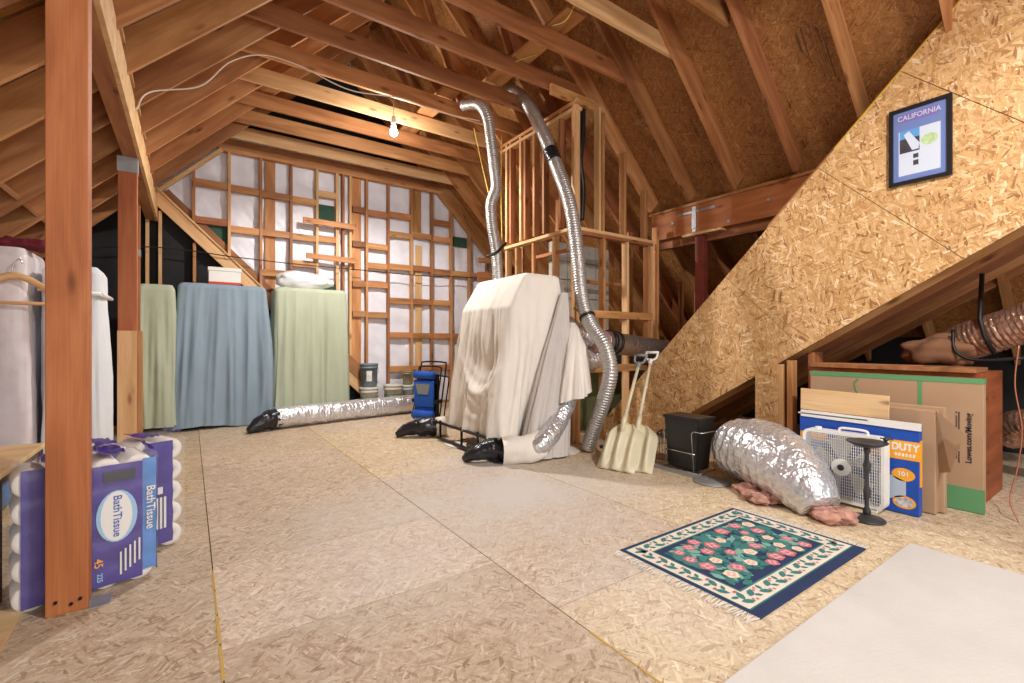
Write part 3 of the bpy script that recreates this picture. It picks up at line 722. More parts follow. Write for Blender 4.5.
# ============================================================= WHITE SHEET SLAB
bm = B(); bx(bm, .4, 3.47, -1.4, .905, .0015, .02, bev=.006)
tag(link('foam_sheet', bm, 'slab'), 'large flat white foam sheet lying on the floor at the front right', 'sheet')

# ============================================================= DUCTS
def flex(name, label, pts, r, m, ribs=.03, amp=.06, crinkle=.08, step=.012, seg=22, parent=None, taper=None, cat='duct'):
    P = resample(catmull(pts, 14), step); n = len(P)
    rr = [r*(taper(i/(n-1)) if taper else 1) for i in range(n)]
    sd = random.random()*50
    def rf(t_, s, a): return 1+amp*(.5+.5*cos(2*pi*s/ribs))**.6-amp*.5+crinkle*nz(s*9+sd, cos(a)*2.2, sin(a)*2.2)+crinkle*.5*nz(s*28+sd, cos(a)*6, sin(a)*6)
    bm = B(); tube(bm, P, rr, seg, rf=rf)
    o = link(name, bm, m, parent, smooth=True)
    if label: tag(o, label, cat)
    return o
# long one on the floor at the back
t = thing('foil_duct', 'long silver foil duct lying on the floor in front of the covered racks', 'duct', (1.8, 7.2, 0), world=True)
flex('duct_body', None, [(.95, 7.05, .155), (1.7, 7.2, .155), (2.5, 7.32, .155), (3.25, 7.42, .155)], .145, 'foil', .045, .05, .09, .015, 26, parent=t)
flex('taped_end', None, [(1.0, 7.06, .15), (.85, 7.0, .14), (.72, 6.93, .09), (.62, 6.88, .04)], .14, 'tape', .06, .02, .25, .015, 24, parent=t, taper=lambda f: 1-.75*f**1.6)
# small taped duct ends by the furnace
t = thing('foil_duct', 'short black-taped duct end poking out left of the draped furnace', 'duct', (2.35, 5.0, 0), world=True)
flex('taped_end', None, [(2.56, 5.38, .13), (2.42, 5.42, .135), (2.27, 5.5, .11), (2.12, 5.58, .035)], .115, 'tape', .05, .02, .25, .012, 22, parent=t, taper=lambda f: 1-.7*f**1.8)
bm = B(); tube(bm, [(2.56, 5.38, .12), (2.68, 5.34, .13)], .12, 20); link('duct_body', bm, 'whitecloth', t, smooth=True)
t = thing('foil_duct', 'silver foil duct bending down to the floor at the right side of the draped furnace', 'duct', (3.2, 3.7, 0), world=True)
A = [onY(571, 385, 3.76), onY(567, 400, 3.73), onY(557, 422, 3.68), onY(545, 440, 3.6), onZ(528, 449, .13), onZ(508, 450, .12)]
flex('duct_body', None, A, .105, 'foil', .04, .06, .08, .012, 24, parent=t)
e = [onZ(512, 450, .12), onZ(492, 449, .13), onZ(476, 453, .1), onZ(464, 459, .03)]
flex('taped_end', None, e, .115, 'tape', .05, .02, .22, .012, 24, parent=t, taper=lambda f: 1-.7*f**1.8)
# cloth wrapped about it on the floor
def rf_c(t_, s, a): return 1+.12*nz(s*8, cos(a)*2, sin(a)*2)+.1*sin(a*3+s*9)
bm = B(); P = resample(catmull([onZ(541, 444, .17), onZ(528, 448, .14), onZ(502, 450, .13)], 10), .015); tube(bm, P, .135, 28, cap=False, rf=rf_c)
o = link('cloth_wrap', bm, 'whitecloth', smooth=True); tag(o, 'cream cloth wrapped around the silver duct on the floor', 'cloth')
# two thin flexible ribbed hoses from above
t = thing('flexible_hose', 'left thin ribbed silver hose hanging from the ties to the draped furnace', 'hose', (3.15, 4.9, 1.9), world=True)
A = [onY(463, 105, 5.2), onY(478, 104, 5.0), onY(487, 116, 4.9), onY(491, 140, 4.9), onY(494, 165, 4.9), onY(496, 188, 4.9), onY(491, 204, 4.9), onY(492, 225, 4.9), onY(496, 250, 4.9), onY(498, 280, 4.9)]
flex('hose_body', None, A, .066, 'foil2', .028, .13, .03, .007, 16, parent=t)
bm = B(); P = catmull([onY(492, 255, 4.83)+Vector((-.07, 0, -.03)), onY(497, 252, 4.8), onY(506, 243, 4.9)], 6); tube(bm, P, .018, 8); link('black_strap', bm, 'wire_black', t)
t = thing('flexible_hose', 'long thin ribbed silver hose curving down from the ties to the floor by the scoops', 'hose', (3.55, 3.6, 0), world=True)
A = [(3.55, 5.28, 4.62), (3.5, 5.05, 4.52), (3.5, 4.75, 4.27), (3.52, 4.45, 3.8), (3.55, 4.16, 3.21), (3.55, 3.95, 2.74), (3.55, 3.84, 2.22), (3.55, 3.76, 1.68), (3.55, 3.62, 1.38), (3.55, 3.42, 1.16), (3.55, 3.34, .88), (3.55, 3.44, .56), (3.55, 3.58, .25), (3.55, 3.66, .05)]
flex('hose_body', None, A, .075, 'foil2', .03, .13, .03, .0075, 16, parent=t)
P = resample(catmull(A, 14), .01)
k0 = min(range(len(P)), key=lambda i: (P[i]-onX(551, 157, 3.53)).length)
bm = B(); tube(bm, P[k0-9:k0+9], .086, 16, rf=lambda a, s, b: 1+.08*nz(s*30, cos(b)*3)); link('black_tape', bm, 'tape', t, smooth=True)
k1 = min(range(len(P)), key=lambda i: (P[i]-onX(587, 317, 3.55)).length)
bm = B(); tube(bm, P[k1-2:k1+2], .09, 16); tube(bm, [P[k1]+Vector((-.05, 0, .02)), P[k1]+Vector((.13, .35, .12))], .012, 8); link('black_strap', bm, 'wire_black', t)
# big insulated piece on the floor right
t = thing('insulated_duct', 'fat silver foil insulated duct piece curled on the floor beside the rug', 'duct', (3.75, 1.9, 0), world=True)
pth = [(4.0, 2.28, .25), (3.93, 2.14, .27), (3.82, 1.93, .29), (3.7, 1.72, .255), (3.6, 1.53, .17), (3.54, 1.4, .06)]
P = resample(catmull(pth, 14), .012); n = len(P)
def rfb(t_, s, a): return (1-.25*max(0, 1-t_*9)**2)*(1+.05*nz(s*7, cos(a)*1.5, sin(a)*1.5)+.018*sin(s*60+2*sin(a*2))*(.3+.7*abs(cos(a)))+.035*nz(s*22, cos(a)*5, sin(a)*5)+.03*nz(s*38, cos(a)*3, sin(a)*3))
bm = B(); tube(bm, P, [(.25+.02*sin(pi*i/n))*(1-.5*(i/n)**4) for i in range(n)], 44, rf=rfb, cap=True); link('foil_jacket', bm, 'foil', t, smooth=True)
bm = B()
for k in range(24):
    f = k/23; c = onZ(740+f*98, 490+f*27+5*sin(f*9), .03)
    c += Vector((rng.uniform(-.02, .06), rng.uniform(-.02, .02), .01))
    r = rng.uniform(.05, .085); vv = bmesh.ops.create_icosphere(bm, subdivisions=3, radius=r*.9)['verts']
    for v in vv:
        d_ = 1+.5*nz(v.co.x*22+k, v.co.y*22, v.co.z*22)+.3*nz(v.co.x*60+k, v.co.y*60, v.co.z*60); v.co = Vector((v.co.x*1.25*d_, v.co.y*1.2*d_, max(-.035, v.co.z*.6*d_)))+c+Vector((.03, 0, .0))
link('pink_insulation', bm, 'pink', t, smooth=True)
# ducts behind the shaft
t = thing('foil_duct', 'dull grey-brown insulated duct running behind the sloped wall from the shaft', 'duct', (4.5, 3.9, 1.1), world=True)
flex('duct_body', None, [(3.98, 3.86, 1.2), (4.3, 3.87, 1.17), (4.8, 3.87, 1.12), (5.4, 3.8, 1.05)], .13, 'foildark', .05, .04, .06, .015, 22, parent=t)
bm = B(); tube(bm, [(4.06, 3.86, 1.195), (4.11, 3.86, 1.19)], .145, 22); tube(bm, [(4.17, 3.86, 1.185), (4.2, 3.86, 1.18)], .142, 22); link('black_strap', bm, 'wire_black', t)
bm = B(); tube(bm, [(3.8, 3.83, 1.2), (4.07, 3.86, 1.2)], .12, 22, rf=lambda a, s, b: 1+.1*nz(s*9, cos(b)*2)); link('pink_insulation', bm, 'pink', t, smooth=True)
flex('foil_duct', 'upper short silver foil duct between the draped cloth and the framed shaft', [(3.5, 3.95, 1.38), (3.7, 3.94, 1.28), (3.85, 3.93, 1.22)], .11, 'foil', .04, .05, .08)
flex('foil_duct', 'lower short silver foil duct between the draped cloth and the framed shaft', [(3.5, 3.93, 1.0), (3.72, 3.92, .98), (3.92, 3.92, 1.0)], .12, 'foil', .04, .05, .08)
# ducts under the sloped joists far right
t = thing('foil_duct', 'shiny copper-tinted insulated duct strapped under the sloped joists at far right', 'duct', (5.4, 1.0, 1.1), world=True)
A = [onX(948, 352, 5.5), onX(965, 342, 5.45), onX(990, 334, 5.4), onX(1030, 322, 5.35), onX(1080, 305, 5.3)]
flex('duct_body', None, A, .15, 'copper', .035, .12, .08, .012, 24, parent=t)
bm = B(); c = onX(990, 334, 5.4); tube(bm, [c+Vector((.02, 0, 0))+Vector((.16*0, .05, .5)), c+Vector((-.17, .03, .12)), c+Vector((-.19, 0, -.02)), c+Vector((-.1, -.04, -.16))], .016, 6)
tube(bm, catmull([onX(953, 330, 5.25), onX(955, 350, 5.2), onX(975, 360, 5.2), onX(1024, 358, 5.2)], 6), .013, 6); link('black_strap', bm, 'wire_black', t)
flex('foil_duct', 'small coppery foil duct low behind the brown cabinet at far right', [onX(1008, 437, 5.9), onX(1020, 424, 5.8), onX(1060, 425, 5.7)], .12, 'copper', .035, .08, .1)
bm = B()
vv = bmesh.ops.create_icosphere(bm, subdivisions=4, radius=.24)['verts']
for v in vv: v.co = Vector((v.co.x*.6, max(-.2, min(.2, v.co.y*1.05)), max(-.1, v.co.z*.55-.25*abs(v.co.y)*.4)))*(1+.4*nz(v.co.x*7, v.co.y*7, v.co.z*7)+.12*abs(nz(v.co.x*16, v.co.y*16, v.co.z*16)))
tag(link('paper_wrapped_bundle', bm, plain('brown_paper', (138, 98, 70), .85, bmp=.6, bscale=8), smooth=True, mw=Matrix.Translation((5.35, 1.2, 1.13))), 'brown paper wrapped bundle lying on top of the cabinet under the joists', 'bundle')

# ============================================================= DRAPED CLOTH
def drape(name, secs, m, nfold=26, amp=.03, seed=0, nseg=220, rows=60, hem=None, top=True, parent=None, power=3.5, rc=.05, lam=.13, dv=.5, sculpt=None):
    """a hanging sheet. secs: (z, x0, x1, y0, y1) from top to bottom; folds run down from the top edge and deepen"""
    bm = B(); rings = []
    def sec(z):
        if z >= secs[0][0]: return list(secs[0][1:])
        for a, b in zip(secs, secs[1:]):
            if a[0] >= z >= b[0]:
                f = (a[0]-z)/max(1e-6, a[0]-b[0]); return [a[i]+(b[i]-a[i])*f for i in range(1, 5)]
        return list(secs[-1][1:])
    def around(x0, x1, y0, y1, f):      # point and outward normal at perimeter fraction f
        r = min(rc, (x1-x0)*.45, (y1-y0)*.45); a, b = x1-x0-2*r, y1-y0-2*r; q = pi*r/2; tot = 2*a+2*b+4*q; d = f*tot
        for ln, px, py, tx, ty, cx, cy, a0 in ((b, x1, y0+r, 0, 1, x1-r, y1-r, 0), (a, x1-r, y1, -1, 0, x0+r, y1-r, pi/2), (b, x0, y1-r, 0, -1, x0+r, y0+r, pi), (a, x0+r, y0, 1, 0, x1-r, y0+r, 1.5*pi)):
            if d <= ln: return px+tx*d, py+ty*d, ty, -tx
            d -= ln
            if d <= q: t_ = a0+d/r; return cx+r*cos(t_), cy+r*sin(t_), cos(t_), sin(t_)
            d -= q
        return x1, y0+r, 1, 0
    zt, zb = secs[0][0], secs[-1][0]
    per = 2*(secs[-1][2]-secs[-1][1]+secs[-1][4]-secs[-1][3]); rad = per/2/pi/lam
    for k in range(rows+1):
        f = (k/rows)**1.25; ring = []
        for j in range(nseg):
            fr = j/nseg; th = 2*pi*fr
            zz = zb+(hem(th) if hem else 0); z = zt-(zt-zz)*f
            x, y, nx_, ny_ = around(*sec(max(z, zb)), fr)
            w_ = .35*nz(f*1.3*dv, seed, 5)
            c_, s_ = cos(th+w_*.25), sin(th+w_*.25)
            a_ = nz(c_*rad, s_*rad, f*dv+seed); b_ = nz(c_*rad*.45, s_*rad*.45, f*dv*1.5+seed+7); e_ = nz(c_*rad*2.4, s_*rad*2.4, f*1.6+seed+3)
            g = min(1, .12+f*1.6)
            o = amp*g*((.55-1.9*abs(a_))+1.5*b_+.45*e_)+.004*nz(x*9, y*9, z*7)
            if f == 0: o *= .3
            if sculpt: o += sculpt(x, y, z, nx_, ny_)
            ring.append(bm.verts.new((x+nx_*o, y+ny_*o, z)))
        rings.append(ring)
    for a, b in zip(rings, rings[1:]):
        for j in range(nseg): bm.faces.new((a[j], b[j], b[(j+1) % nseg], a[(j+1) % nseg]))
    if top:
        prev = rings[0]; cx = (secs[0][1]+secs[0][2])/2; cy = (secs[0][3]+secs[0][4])/2
        for q in (.97, .85, .6, .3):
            cur = [bm.verts.new((cx+(v.co.x-cx)*q, cy+(v.co.y-cy)*q, zt+(.008 if q < .97 else .006)+.006*nz(v.co.x*4*q, v.co.y*4*q, seed))) for v in rings[0]]
            for j in range(nseg): bm.faces.new((prev[j], prev[(j+1) % nseg], cur[(j+1) % nseg], cur[j]))
            prev = cur
        bm.faces.new(prev)
    return link(name, bm, m, parent, smooth=True)
def rack(label_r, x0, x1, y0, y1, z):      # the garment rack itself, under the sheet
    t = thing('clothes_rack', label_r, 'rack', ((x0+x1)/2, (y0+y1)/2, 0), world=True)
    bm = B()
    for x in (x0, x1):
        tube(bm, [(x, y0, .03), (x, y1, .03)], .014, 8); tube(bm, [(x, (y0+y1)/2, .03), (x, (y0+y1)/2, z)], .014, 8)
    tube(bm, [(x0, (y0+y1)/2, z), (x1, (y0+y1)/2, z)], .014, 8); link('rack_frame', bm, 'blackmetal', t)
    return t
tag(drape('draped_sheet', [(2.0, -.1, .9, 7.72, 8.18), (1.96, -.13, .93, 7.68, 8.2), (1.2, -.16, .96, 7.64, 8.22), (.03, -.2, .98, 7.56, 8.24)], 'bluecloth', 30, .045, 1, lam=.13, hem=lambda a: .02*sin(a*3)), 'blue-grey sheet draped over a clothes rack with a white box on top', 'sheet')
tag(drape('draped_sheet', [(2.02, 1.1, 2.08, 7.76, 8.16), (1.98, 1.05, 2.1, 7.72, 8.2), (.05, 1.0, 2.16, 7.64, 8.2)], 'greencloth', 30, .045, 5, lam=.16), 'wide sage green sheet draped over a rack with a white plastic bundle on top', 'sheet')
tag(drape('draped_sheet', [(1.93, -.52, -.18, 7.5, 7.95), (1.88, -.55, -.16, 7.46, 8.0), (.1, -.55, -.14, 7.4, 8.02)], 'greencloth', 14, .045, 9, nseg=160, lam=.12), 'narrow sage green sheet hanging between the second post and the blue sheet', 'sheet')
# white box and bundle
t = thing('storage_box', 'white lidded box with a red stripe on top of the blue sheet', 'box', (.43, 7.9, 2.015), world=True)
bm = B(); bx(bm, .22, .61, 7.75, 8.05, 2.014, 2.24, bev=.004); link('box_body', bm, 'white', t)
bm = B(); bx(bm, .21, .62, 7.74, 8.06, 2.2, 2.25, bev=.004); link('lid', bm, 'white', t)
bm = B(); bx(bm, .219, .611, 7.748, 8.052, 2.016, 2.045); link('red_stripe', bm, 'red', t)
bm = B(); vv = bmesh.ops.create_icosphere(bm, subdivisions=4, radius=1)['verts']
for v in vv:
    c = v.co.copy(); k = 1+.12*nz(c.x*2.5, c.y*2.5, c.z*2.5)+.05*nz(c.x*9, c.y*9, c.z*9)
    v.co = Vector((math.copysign(abs(c.x)**.8, c.x)*.42*k, c.y*.2*k, c.z*.13*k*(1.15-.35*c.x)))
tag(link('plastic_bundle', bm, plain('white_plastic_wrap', (236, 238, 242), .2, bmp=.5, bscale=10), smooth=True, mw=Matrix.Translation((1.52, 7.95, 2.15))), 'white plastic-wrapped bundle lying on the wide sage green sheet', 'bundle')
# white covered rack behind the near post, clear plastic bags
t = thing('covered_clothes_rack', 'white cloth and plastic covered clothes rack between the first two posts', 'rack', (-.62, 5.2, 0), world=True)
drape('white_cover', [(1.8, -.9, -.62, 5.05, 5.45), (1.76, -.94, -.6, 5.0, 5.5), (1.5, -.94, -.6, 5.0, 5.5), (.15, -.94, -.57, 4.95, 5.52)], cloth('white_hanging_cloth', (226, 230, 236)), 16, .03, 31, nseg=110, parent=t)
bm = B(); P = [(-.95, 4.96, 1.6), (-.585, 4.96, 1.58), (-.58, 5.5, 1.58)]
for a, b in zip(P, P[1:]): tube(bm, [a, b], .018, 6)
link('shelf_edge', bm, 'white', t)
t = thing('garment_bag', 'cloudy plastic garment bag with a wooden hanger seen left of the nearest post', 'garment bag', (-1.15, 5.1, 0), world=True)
drape('bag_film', [(1.9, -1.7, -1.02, 4.95, 5.5), (1.84, -1.8, -1.0, 4.9, 5.55), (.25, -1.8, -.98, 4.88, 5.55)], M['plasticbag'], 12, .03, 41, nseg=110, parent=t)
bm = B()
hc = Vector((-1.05, 4.82, 1.68))
tube(bm, catmull([hc+Vector((-.36, 0, -.17)), hc+Vector((-.18, 0, -.1)), hc+Vector((0, 0, 0)), hc+Vector((.16, 0, -.08)), hc+Vector((.24, 0, -.16))], 8), .024, 8)
tube(bm, [hc+Vector((-.36, 0, -.2)), hc+Vector((.26, 0, -.2))], .013, 8); hg = link('wooden_hanger', bm, 'pale', t, smooth=True)
bm = B(); tube(bm, catmull([hc+Vector((0, 0, .0)), hc+Vector((0, 0, .07)), hc+Vector((.03, 0, .12)), hc+Vector((.05, 0, .09))], 6), .004, 6); link('hanger_hook', bm, 'chrome', hg)
bm = B()
for k in range(3):
    vv = bmesh.ops.create_icosphere(bm, subdivisions=3, radius=.07)['verts']
    for v in vv: v.co = Vector((v.co.x*1.5, v.co.y, v.co.z*.7))*(1+.4*nz(v.co.x*30+k, v.co.y*30, v.co.z*30))+Vector((-1.12+.07*k, 5.1, 1.95))
tag(link('maroon_cloth_heap', bm, 'maroon', smooth=True), 'small crumpled maroon cloth on top of the plastic garment bag', 'cloth')

# draped furnace
def swag(x, y, z, nx_, ny_):        # the front of the sheet hangs in a shallow loop
    o = 0
    if nx_ < -.3:
        g = math.exp(-((y-4.3)/.33)**2); ph = z-.62-1.5*(y-4.3)**2
        o += g*(.05*math.exp(-(ph/.09)**2)-.05*math.exp(-((ph-.3)/.2)**2)+.014*sin(ph*42)*math.exp(-((ph+.05)/.22)**2))
        o += .05*math.exp(-((y-4.86)/.07)**2)*max(0, 1.4-z)-.045*math.exp(-((y-4.7)/.06)**2)*max(0, 1.3-z)+.05*math.exp(-((y-3.98)/.05)**2)*max(0, 1.3-z)*.8
    if ny_ < -.3:
        for c_, w_, a_ in ((2.85, .04, .05), (3.02, .05, -.05), (3.2, .035, .045)): o += a_*math.exp(-((x-c_-.12*(z-1.2))/w_)**2)*max(0, 1.75-z)*.7
    return o
HEM = lambda a: .17+.05*sin(a*2+1)+.03*sin(a*5)+.02*nz(a*4)
FS = [(1.92, 2.92, 3.36, 3.94, 4.9), (1.9, 2.89, 3.37, 3.92, 4.92), (1.56, 2.68, 3.39, 3.89, 4.96), (1.2, 2.63, 3.4, 3.87, 5.0), (.6, 2.57, 3.38, 3.85, 5.06), (.0, 2.53, 3.34, 3.84, 5.1)]
t = thing('draped_furnace', 'tall furnace covered by a cream white sheet on a black metal base frame', 'furnace', (3.0, 4.4, 0), world=True)
drape('sheet_cover', FS, 'whitecloth', 34, .06, 15, nseg=420, rows=90, hem=HEM, parent=t, lam=.17, rc=.035, dv=.9, sculpt=swag)
bm = B()
for y in (3.85, 4.2, 4.55, 5.08): bx(bm, 2.47, 2.49, y-.01, y+.01, .03, .25)
bx(bm, 2.46, 2.49, 3.8, 5.14, .02, .05); bx(bm, 2.46, 2.49, 3.8, 5.14, .21, .235); bx(bm, 2.47, 3.3, 3.8, 3.83, .02, .05)
bx(bm, 2.47, 2.5, 3.79, 3.82, .02, .24)
link('base_frame', bm, 'blackmetal', t)
bm = B(); bx(bm, 2.85, 3.28, 4.05, 4.8, .06, 1.8); link('furnace_body', bm, 'steel', t)
tag(drape('draped_sheet', [(1.72, 3.3, 3.39, 3.8, 3.84), (1.1, 3.06, 3.38, 3.74, 3.82), (.5, 2.88, 3.34, 3.7, 3.82), (.02, 2.74, 3.28, 3.64, 3.84)], 'greycloth', 16, .035, 51, nseg=160, top=True, rc=.02, lam=.1), 'greyish white sheet hanging at the right foot of the draped furnace', 'sheet')
tag(drape('draped_sheet', [(1.4, 3.43, 3.53, 3.8, 3.9), (1.34, 3.38, 3.55, 3.74, 3.92), (1.15, 3.3, 3.57, 3.62, 3.93), (.62, 3.17, 3.54, 3.5, 3.94)], 'whitecloth', 16, .05, 61, nseg=200, lam=.13, rc=.09, hem=lambda a: .05*sin(a+1)+.02*sin(a*3)), 'cream cloth draped over the top of the silver duct right of the furnace', 'sheet')
bm = B()
def ground_cloth(c, rx, ry, rot, seed):
    n_ = 40; rings_ = []
    for q in (1, .75, .5, .25):
        rings_.append([bm.verts.new((c[0]+q*(rx*cos(a)*cos(rot)-ry*sin(a)*sin(rot))*(1+.25*nz(cos(a)*2+seed, sin(a)*2)), c[1]+q*(rx*cos(a)*sin(rot)+ry*sin(a)*cos(rot))*(1+.25*nz(cos(a)*2+seed, sin(a)*2)), .006+(1-q)*.05*(1+nz(a*2+seed, q*4)))) for a in [2*pi*k/n_ for k in range(n_)]])
    for a, b in zip(rings_, rings_[1:]):
        for j in range(n_): bm.faces.new((a[j], a[(j+1) % n_], b[(j+1) % n_], b[j]))
    bm.faces.new(rings_[-1])
ground_cloth(onZ(562, 452), .28, .18, .3, 3)
tag(link('floor_cloth', bm, 'whitecloth', smooth=True), 'white cloth edge spread on the floor between the silver duct and the hose', 'cloth')
bm = B(); ground_cloth(onZ(463, 447), .1, .42, .15, 8)
tag(link('floor_cloth', bm, 'whitecloth', smooth=True), 'white cloth edge on the floor in front of the black base frame', 'cloth')

# ============================================================= FOLDING CHAIR (zero gravity), leaning
t = thing('folding_lounge_chair', 'folded blue and black lounge chair standing beside the draped furnace', 'chair', (2.95, 6.45, 0), rz=radians(-66)); t.scale = (.82, .9, .95)
def loop(w_, z0, z1, y0, y1, r=.05):
    return catmull([(-w_, y0, z0), (-w_, y0+(y1-y0)*.5, (z0+z1)/2), (-w_, y1-.01, z1-r), (-w_+r, y1, z1), (0, y1, z1+.01), (w_-r, y1, z1), (w_, y1-.01, z1-r), (w_, y0+(y1-y0)*.5, (z0+z1)/2), (w_, y0, z0)], 6)
bm = B(); tube(bm, loop(.3, .02, .93, -.05, .14), .013, 8); tube(bm, loop(.27, .06, .86, -.12, .05), .012, 8); tube(bm, loop(.31, .01, .7, .05, .2), .012, 8)
for z in (.08, .3, .62): tube(bm, [(-.29, -.05, z), (.29, -.05, z)], .011, 8)
link('tube_frame', bm, 'blackmetal', t)
bm = B(); bx(bm, -.23, .23, -.13, -.08, .24, .66, bev=.02); bx(bm, -.2, .2, -.11, -.06, .08, .24, bev=.03); fp = link('fabric_panel', bm, 'bluefab', t, smooth=True)
bm = B(); prism(bm, [(-.17, -.135, .6), (.17, -.135, .6), (.12, -.135, .44), (-.12, -.135, .44)], (0, -.006, 0)); link('grey_pocket', bm, 'greyfab', fp)
bm = B(); tube(bm, [(-.22, -.1, .74), (.22, -.1, .74)], .06, 16); link('head_cushion', bm, 'bluefab', t, smooth=True)
bm = B(); tube(bm, [(-.22, -.13, .12), (.22, -.13, .12)], .07, 16); link('leg_cushion', bm, 'bluefab', t, smooth=True)
bm = B(); bx(bm, .25, .29, -.12, .05, .3, .36, bev=.01); bx(bm, -.29, -.25, -.12, .05, .3, .36, bev=.01); bx(bm, -.24, .24, -.02, .02, .05, .75); link('armrest', bm, 'blackplastic', t)

# ============================================================= BUCKETS by the back wall
def bucket(label, x, y, z, r, h_, m, lid=None, handle=True, band=None):
    t = thing('bucket', label, 'bucket', (x, y, z))
    bm = B(); lathe(bm, [(r*.86, 0), (r*.88, .01), (r*.97, h_*.8), (r*1.04, h_*.8), (r*1.04, h_*.84), (r*.99, h_*.85), (r*.99, h_*.92), (r*1.05, h_*.93), (r*1.05, h_), (r*.97, h_), (r*.93, h_*.9 if not lid else h_)], 28); pl2 = link('pail', bm, m, t)
    if lid: bm = B(); lathe(bm, [(r*1.06, h_*.93), (r*1.08, h_*.95), (r*1.08, h_+.012), (r*.95, h_+.014), (r*.93, h_+.004)], 28); link('lid', bm, lid, pl2)
    if handle:
        bm = B(); tube(bm, catmull([(-r*1.05, 0, h_*.86), (-r*.8, -r*.75, h_*.6), (0, -r*1.12, h_*.5), (r*.8, -r*.75, h_*.6), (r*1.05, 0, h_*.86)], 6), .003, 5); link('handle', bm, 'chrome', pl2)
    if band: bm = B(); lathe(bm, [(r*.905, h_*.15), (r*.965, h_*.6)], 28, cap=False); link('label_band', bm, band, pl2)
    return t
bucket('white lidded bucket under the grey bucket by the back wall', 2.57, 8.06, 0, .155, .4, 'whitebucket', 'whitebucket', band='greentape')
gb = bucket('grey plastic bucket stacked on a white bucket by the back wall', 2.57, 8.06, .416, .15, .4, 'greybucket')
bm = B(); f_ = []
for k in range(5):
    a = radians(-125+k*9); f_.append((.157*cos(a), .157*sin(a)))
for a, b in zip(f_, f_[1:]): poly(bm, [(a[0]*.93, a[1]*.93, .1), (b[0]*.93, b[1]*.93, .1), (b[0]*.96, b[1]*.96, .28), (a[0]*.96, a[1]*.96, .28)])
link('paper_label', bm, 'white', gb)
bucket('white paint pail with a green band, right of the stacked buckets', 3.0, 8.06, 0, .16, .43, 'whitebucket', None, band='greentape')
bucket('small pale blue pail with the paint can on top of it', 3.28, 8.08, 0, .1, .4, plain('pale_blue_plastic', (190, 206, 214), .5), 'whitebucket', handle=False)
bucket('small grey-green paint can standing on the pale blue pail', 3.28, 8.08, .416, .09, .24, plain('olive_grey_can', (150, 146, 120), .5), handle=False)
bucket('white paint pail nearest the folded blue lounge chair', 3.55, 8.04, 0, .16, .43, 'whitebucket', None)

# ============================================================= SCOOPS (grain shovels)
def scoop(label, base, lean, rz, grip_m, hl, name='scoop_shovel'):
    t = thing(name, label, 'shovel', base, rz)
    t.rotation_euler = (lean, 0, rz)
    W, H = .19, .5; nx, nk = 40, 24
    bm = B(); g = []
    for side in (0, 1):
        rows = []
        for i in range(nx+1):
            u = -1+2*i/nx; r_ = []
            for k in range(nk+1):
                v = k/nk; wd = W*(1-.04*v) if v < .7 else W*(1-.04*v)*(1-((v-.7)/.3)**2.2*.55)
                rib = .028*(cos(u*pi*3.0))*min(1, v*3+.3)*(1-max(0, v-.85)*3)
                curl = -.07*u*u*(.3+.7*v)-.05*max(0, v-.72)*3
                r_.append(bm.verts.new((u*wd, -(rib-curl*-1)-.02*sin(v*pi)+(side*.006), v*H)))
            rows.append(r_)
        for i in range(nx):
            for k in range(nk):
                f = bm.faces.new((rows[i][k], rows[i+1][k], rows[i+1][k+1], rows[i][k+1])); f.smooth = True
        g.append(rows)
    a, b = g; outer = [a[i][0] for i in range(nx+1)]+[a[nx][k] for k in range(1, nk+1)]+[a[i][nk] for i in range(nx-1, -1, -1)]+[a[0][k] for k in range(nk-1, 0, -1)]
    outb = [b[i][0] for i in range(nx+1)]+[b[nx][k] for k in range(1, nk+1)]+[b[i][nk] for i in range(nx-1, -1, -1)]+[b[0][k] for k in range(nk-1, 0, -1)]
    for j in range(len(outer)): bm.faces.new((outer[j], outer[(j+1) % len(outer)], outb[(j+1) % len(outer)], outb[j]))
    link('blade', bm, 'scoop', t)
    bm = B(); tube(bm, [(0, -.02, H-.14), (0, -.035, H-.02), (0, -.03, H+.06)], [.016, .026, .021], 12); link('socket', bm, 'scoop', t, smooth=True)
    bm = B(); tube(bm, [(0, -.035, H+.02), (0, -.03, H+hl)], .0165, 12); link('shaft', bm, 'scoop', t, smooth=True)
    z = H+hl
    bm = B(); tube(bm, [(0, -.03, z-.03), (0, -.03, z+.03)], .021, 12)
    tube(bm, catmull([(0, -.03, z+.01), (-.05, -.03, z+.045), (-.062, -.03, z+.12)], 6), .012, 8); tube(bm, catmull([(0, -.03, z+.01), (.05, -.03, z+.045), (.062, -.03, z+.12)], 6), .012, 8)
    tube(bm, [(-.066, -.03, z+.12), (.066, -.03, z+.12)], .015, 10); link('d_grip', bm, grip_m, t, smooth=True)
    return t
scoop('beige ribbed scoop shovel with a grey grip, nearer the silver hose', (3.22, 2.99, .012), radians(-34), radians(-72), 'greyfab', .62)
scoop('second beige scoop shovel with a white grip, nearer the black bin', (3.34, 2.89, .012), radians(-37), radians(-66), 'white', .7)

